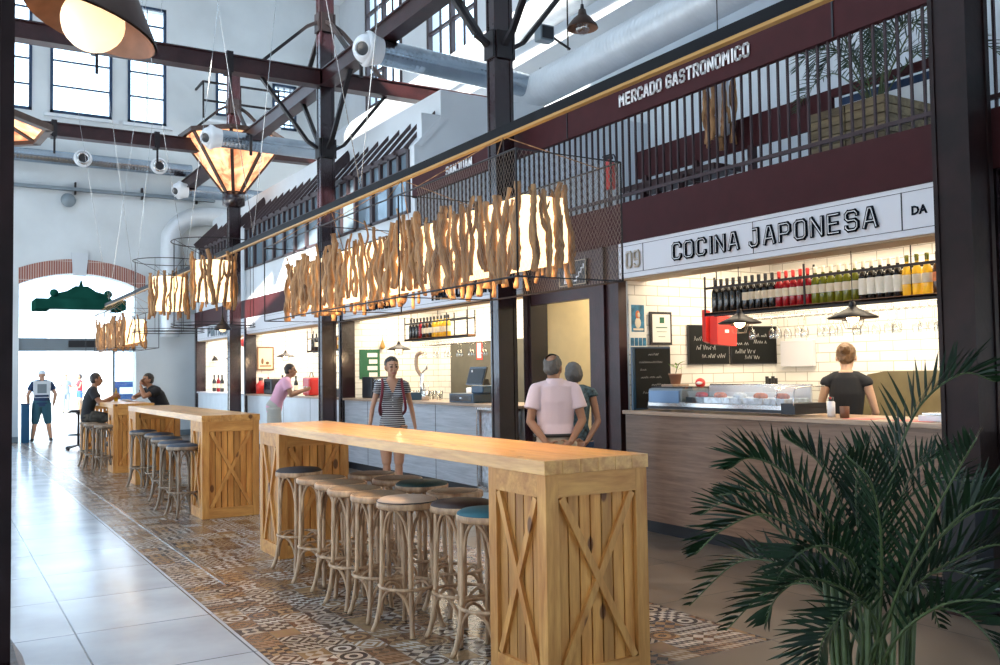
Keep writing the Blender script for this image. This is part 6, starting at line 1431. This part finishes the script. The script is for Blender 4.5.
# man in pink leaning on the third counter
t, P = human('person', (5.36, 16.35, 0), 1.30, 'man in a pink t shirt and light shorts leaning on the white counter', dict(pelvis=(0,.12,.93), waist=(0,.06,1.08), chest=(0,-.03,1.26), shl=(0,-.09,1.39), neck=(0,-.11,1.44), head=(0,-.17,1.565), sL=(-.18,-.08,1.37), sR=(.18,-.08,1.37), eL=(-.24,-.16,1.14), wL=(-.16,-.38,1.215), eR=(.24,-.18,1.15), wR=(.14,-.40,1.22), hL=(-.085,.12,.90), hR=(.085,.12,.90), kL=(-.1,.08,.49), kR=(.1,.14,.49), aL=(-.1,.14,.08), aR=(.1,.22,.08)),
    1.04, 'skin_dark', 'hair_dark', 1.06, False, (-.1,.05), {'L': {'d': (.1,-1,.4), 'n': (1,0,0), 'curl': .4}, 'R': {'d': (-.1,-1,.3), 'n': (-1,0,0)}}, dict(mat='tee_pink', sleeve=.55, loose=.018, flare=.012), dict(mat='greypants', len=1.0, loose=.018, name='shorts'), .010)
# seated pair at the farthest table
SEAT = dict(pelvis=(0,.04,.86), waist=(0,.05,1.0), chest=(0,.0,1.20), shl=(0,-.03,1.33), neck=(0,-.04,1.39), head=(0,-.09,1.515), sL=(-.18,-.03,1.31), sR=(.18,-.03,1.31), hL=(-.085,.0,.85), hR=(.085,.0,.85), kL=(-.12,-.42,.83), kR=(.12,-.42,.83), aL=(-.12,-.30,.40), aR=(.12,-.30,.40))
J1 = dict(SEAT); J1.update(eL=(-.22,-.15,1.10), wL=(-.10,-.36,1.22), eR=(.22,-.17,1.08), wR=(.10,-.38,1.18))
t, P = human('person', (2.38, 17.75, 0), 1.42, 'seated man in a black t shirt left of the farthest table, holding a drink', J1, 1.0, 'skin_dark', 'hair_dark', .98, False, (.1,.08), {'L': {'d': (.2,-1,.3), 'n': (1,0,0), 'curl': .7}, 'R': {'d': (-.2,-1,.2), 'n': (-1,0,0), 'curl': .7}}, dict(mat='tee_black', sleeve=.55, loose=.016, flare=.012), dict(mat='camo', len=1.8, loose=.016), .010)
J2 = dict(SEAT); J2.update(chest=(0,-.06,1.18), shl=(0,-.13,1.29), neck=(0,-.16,1.34), head=(0,-.22,1.45), sL=(-.18,-.12,1.27), sR=(.18,-.12,1.27), eL=(-.24,-.34,1.16), wL=(-.08,-.44,1.15), eR=(.20,-.36,1.17), wR=(.05,-.36,1.36))
t, P = human('person', (3.50, 17.55, 0), -1.35, 'seated man in black right of the farthest table, hand raised to his mouth', J2, 1.03, 'skin_dark', 'hair_dark', 1.06, False, (0,.0), {'L': {'d': (1,-.2,.0), 'n': (0,0,-1)}, 'R': {'d': (-.2,.1,1), 'n': (0,1,0), 'curl': .7}}, dict(mat='tee_black', sleeve=.55, loose=.018, flare=.012), dict(mat='navy', len=1.8, loose=.016), .010)
t = thing('beer_bottle', (2.78, 17.75, 1.12), 'small amber drink bottle in front of the left seated man', 'bottle'); MB().lathe([(0,1.122),(.032,1.122),(.032,1.25),(.013,1.31),(.013,1.36),(0,1.36)], (2.80,17.78,0), 12).build('glass_body', 'b_yellow', t); MB().lathe([(.014,1.35),(.015,1.365),(0,1.367)], (2.80,17.78,0), 8).build('cap', 'gold', t)
for x, y, lab in ((2.95, 17.3, 'white paper plate on the farthest table'), (3.05, 18.3, 'second white paper plate farther along the same table')):
    t = thing('plate', (x, y, 1.12), lab, 'plate'); MB().lathe([(0,1.122),(.07,1.122),(.11,1.136),(.11,1.140),(.07,1.128),(0,1.128)], (x,y,0), 18).build('plate_body', 'whiteplastic', t)
# guard in the doorway
t, P = human('person', (2.28, 25.35, 0), PI-.05, 'guard in a navy shirt, pale harness vest and shorts standing in the bright doorway', dict(kL=(-.14,-.0,.49), aL=(-.20,.02,.08), kR=(.14,0,.49), aR=(.20,.02,.08), eL=(-.30,.05,1.14), wL=(-.26,-.03,.90), eR=(.30,.04,1.13), wR=(.28,-.04,.88)),
    1.02, 'skin', 'hair_white', 1.12, False, (.2,.1), None, dict(mat='navy', sleeve=.6, loose=.018, flare=.012), dict(mat='tealshort', len=1.05, loose=.02, name='shorts'), .011, 'cap')
b = MB(); b.bbox(-.19,.19,.125,.150,1.06,1.46,.01); addpart(t, b, 'vest_panel', 'galvwhite'); b = MB(); b.box(-.10,.10,.15,.156,1.17,1.39); addpart(t, b, 'dark_badge', 'signgrey')
b = MB(); b.box(-.15,.15,.15,.156,1.08,1.13); addpart(t, b, 'lettering_strip', 'navy'); b = MB()
for s in (-1, 1): b.tube(smooth_path([(s*.15,.14,1.42),(s*.14,.03,1.475),(s*.13,-.10,1.38),(s*.13,-.13,1.15)], 4), .025, 8)
addpart(t, b, 'vest_strap', 'galvwhite')
# passers by outside
human('person', (5.32, 43.0, 0), -1.3, 'distant girl with dark hair in a red top and blue shorts outside the doorway', dict(eL=(-.2,-.15,1.18), wL=(-.12,-.35,1.22), eR=(.2,-.1,1.15), wR=(.1,-.3,1.15)), 1.0, 'skin_dark', 'hair_dark', .9, True, (0,.1), None, dict(mat='redtop', sleeve=.1, loose=.014), dict(mat='bluedenim', len=.45, loose=.02, name='shorts'), .013, 'bob')
human('person', (4.95, 44.5, 0), .2, 'distant figure in pale clothes left of the girl outside', {}, 1.0, 'skin_dark', 'hair_dark', .95, False, (0,0), None, dict(mat='palegreycloth', sleeve=.5), dict(mat='palegreycloth', len=1.8), .013)

# ================================================================== FOREGROUND PALM
px0, py0 = 2.22, 1.68
pt = thing('potted_palm', (px0, py0, 0), 'large dark green feathery palm in the right foreground', 'plant')
MB().lathe([(0,0),(.15,0),(.17,.04),(.21,.42),(.225,.42),(.225,.46),(.20,.46),(.195,.41),(0,.41)], (px0,py0,0), 28).build('plant_pot', 'darkbin', pt)
MB().lathe([(0,.425),(.197,.415)], (px0,py0,0), 20).build('soil', 'soil', pt)
R_, D_ = V((.853,-.522,0)), V((.522,.852,0)); B0 = V((px0,py0,0))
def L3(u, z, d): return B0+R_*u+D_*d+V((0,0,z))
def PX(x, y, d=0.0): # picture-like layout of the plant around its own axis, in metres
    k = (2.6+d)/924.5; return L3((x-870)*k - 0.0, 1.55-(y-367)*k, d)
FR = [ # (points as spread from the crown, leaflet length, count, depth at tip)
 ([(868,640),(880,560),(898,470),(925,408),(968,376),(1002,384)], .0, .20, 26, .3),
 ([(866,640),(850,560),(815,500),(778,466),(748,456),(728,466)], -.05, .17, 30, .2),
 ([(866,640),(852,580),(820,540),(778,512),(738,526),(712,550)], .1, .19, 28, .3),
 ([(866,640),(855,600),(830,585),(788,575),(754,592),(736,618)], -.2, .17, 26, .3),
 ([(872,640),(890,570),(915,510),(940,470),(975,455)], .2, .20, 26, .2),
 ([(872,640),(900,580),(935,535),(975,510),(1030,520)], -.1, .22, 28, .3),
 ([(872,640),(905,600),(945,572),(985,575),(1030,610)], .15, .22, 26, .3),
 ([(870,640),(870,560),(862,500),(848,460),(822,436)], .25, .16, 26, .2),
 ([(868,640),(846,600),(818,610),(786,635),(768,668)], -.3, .18, 22, .3),
 ([(872,640),(896,610),(925,610),(945,640),(950,690)], -.35, .18, 22, .3),
 ([(868,640),(860,560),(838,515),(800,490),(760,492)], .3, .19, 26, .25),
 ([(870,640),(880,550),(905,500),(930,470),(958,430)], .45, .20, 24, .2),
 ([(866,640),(845,570),(812,545),(775,548),(742,572)], -.25, .19, 26, .35),
 ([(872,640),(888,560),(930,505),(985,480),(1040,500)], .35, .21, 26, .3),
 ([(870,640),(862,570),(850,520),(830,480),(795,455)], -.35, .17, 24, .2),
 ([(870,640),(878,580),(890,530),(905,480),(915,440)], -.4, .17, 24, .2),
 ([(868,640),(858,600),(838,580),(805,590),(775,625)], .4, .18, 22, .3),
 ([(872,640),(898,595),(930,555),(960,545),(1000,560)], .5, .20, 24, .3),
 ([(868,640),(850,590),(820,560),(790,560),(755,600)], .55, .18, 22, .3),
 ([(872,650),(884,620),(910,600),(950,605),(985,650)], -.45, .18, 20, .3),
 ([(868,650),(856,625),(830,630),(805,665),(795,710)], .1, .17, 20, .3),
 ([(870,640),(874,575),(868,520),(872,475),(888,440)], .1, .18, 24, .2),
 ([(872,640),(894,575),(925,525),(955,500),(992,505)], -.3, .19, 24, .35),
 ([(872,640),(900,590),(940,560),(985,545),(1020,570)], -.15, .20, 24, .4),
 ([(872,640),(892,600),(920,575),(955,585),(975,625)], .3, .18, 22, .4),
 ([(866,640),(846,575),(808,520),(775,500),(758,512)], .45, .15, 24, .3),
]
for k, (pts, dp, ln, nl, dr) in enumerate(FR):
    n_ = len(pts); P = []
    base = L3(.10*math.cos(k*2.4), .44, .10*math.sin(k*2.4)); P.append(base)
    P.append(base.lerp(PX(pts[0][0]+6*math.cos(k*2.4), pts[0][1], dp*.15), .6))
    for i, (x, y) in enumerate(pts): P.append(PX(x+(8*math.cos(k*2.4) if i == 0 else 0), y, dp*(i+1)/n_))
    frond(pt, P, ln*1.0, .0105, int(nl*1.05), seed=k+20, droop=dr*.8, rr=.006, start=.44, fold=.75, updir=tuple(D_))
for k in range(15):
    a = k*2.39; b0 = L3(.09*math.cos(a), .43, .09*math.sin(a)); MB().tube(smooth_path([b0, b0+V((.01*math.cos(a),.01*math.sin(a),.25)), b0+V((.03*math.cos(a),.03*math.sin(a),.52))], 4), .0075, 8).build('cane_stem', 'stem', pt)

# ================================================================== LIGHT
def area(name, loc, size, sizey, power, col, rot=(0,0,0)):
    l = bpy.data.lights.new(name, 'AREA'); l.shape = 'RECTANGLE'; l.size = size; l.size_y = sizey; l.energy = power; l.color = col
    o = bpy.data.objects.new(name, l); COL.objects.link(o); o.location = loc; o.rotation_euler = rot; return o
def point(name, loc, power, col, r=.05):
    l = bpy.data.lights.new(name, 'POINT'); l.energy = power; l.color = col; l.shadow_soft_size = r
    o = bpy.data.objects.new(name, l); COL.objects.link(o); o.location = loc; return o
WARM = (1,.74,.44)
area('stall_light', (6.95, 5.0, 2.72), 1.2, 3.6, 125, (1,.85,.62))
area('stall_light', (6.7, 11.7, 2.72), 1.0, 4.8, 170, (1,.86,.64))
area('stall_light', (6.7, 17.4, 2.72), 1.0, 4.6, 170, (1,.88,.70))
area('stall_light', (6.7, 22.4, 2.72), 1.0, 3.4, 140, (1,.90,.75))
area('passage_light', (7.4, 8.25, 2.7), 1.6, .8, 26, (1,.82,.50))
for x, y, z in SP: point('counter_lamp_light', (x, y, z-.09), 5, WARM, .03)
point('pendant_light', (.51, 3.84, 2.90), 14, (1,.72,.42), .10)
point('lantern_light', (CX, CYS[3]-.5, 6.5), 60, (1,.6,.3), .3)
area('lamp_glow', (2.8, 5.96, 2.12), .25, 3.7, 45, (1,.66,.34))
sl = bpy.data.lights.new('sun', 'SUN'); sl.energy = 24; sl.angle = .01; sl.color = (1,.93,.82)
so = bpy.data.objects.new('sun', sl); COL.objects.link(so); so.rotation_euler = V((1, .60, -.50)).to_track_quat('-Z', 'Y').to_euler()
w = bpy.data.worlds.new('world'); scene.world = w; w.use_nodes = True
bg = w.node_tree.nodes['Background']; bg.inputs[0].default_value = (.62,.81,1.0,1); bg.inputs[1].default_value = 4.3
scene.view_settings.view_transform = 'Standard'; scene.view_settings.look = 'None'; scene.view_settings.exposure = 0; scene.view_settings.gamma = 1
scene.view_settings.use_curve_mapping = False
scene.cycles.use_denoising = True; scene.cycles.max_bounces = 6; scene.cycles.transparent_max_bounces = 16
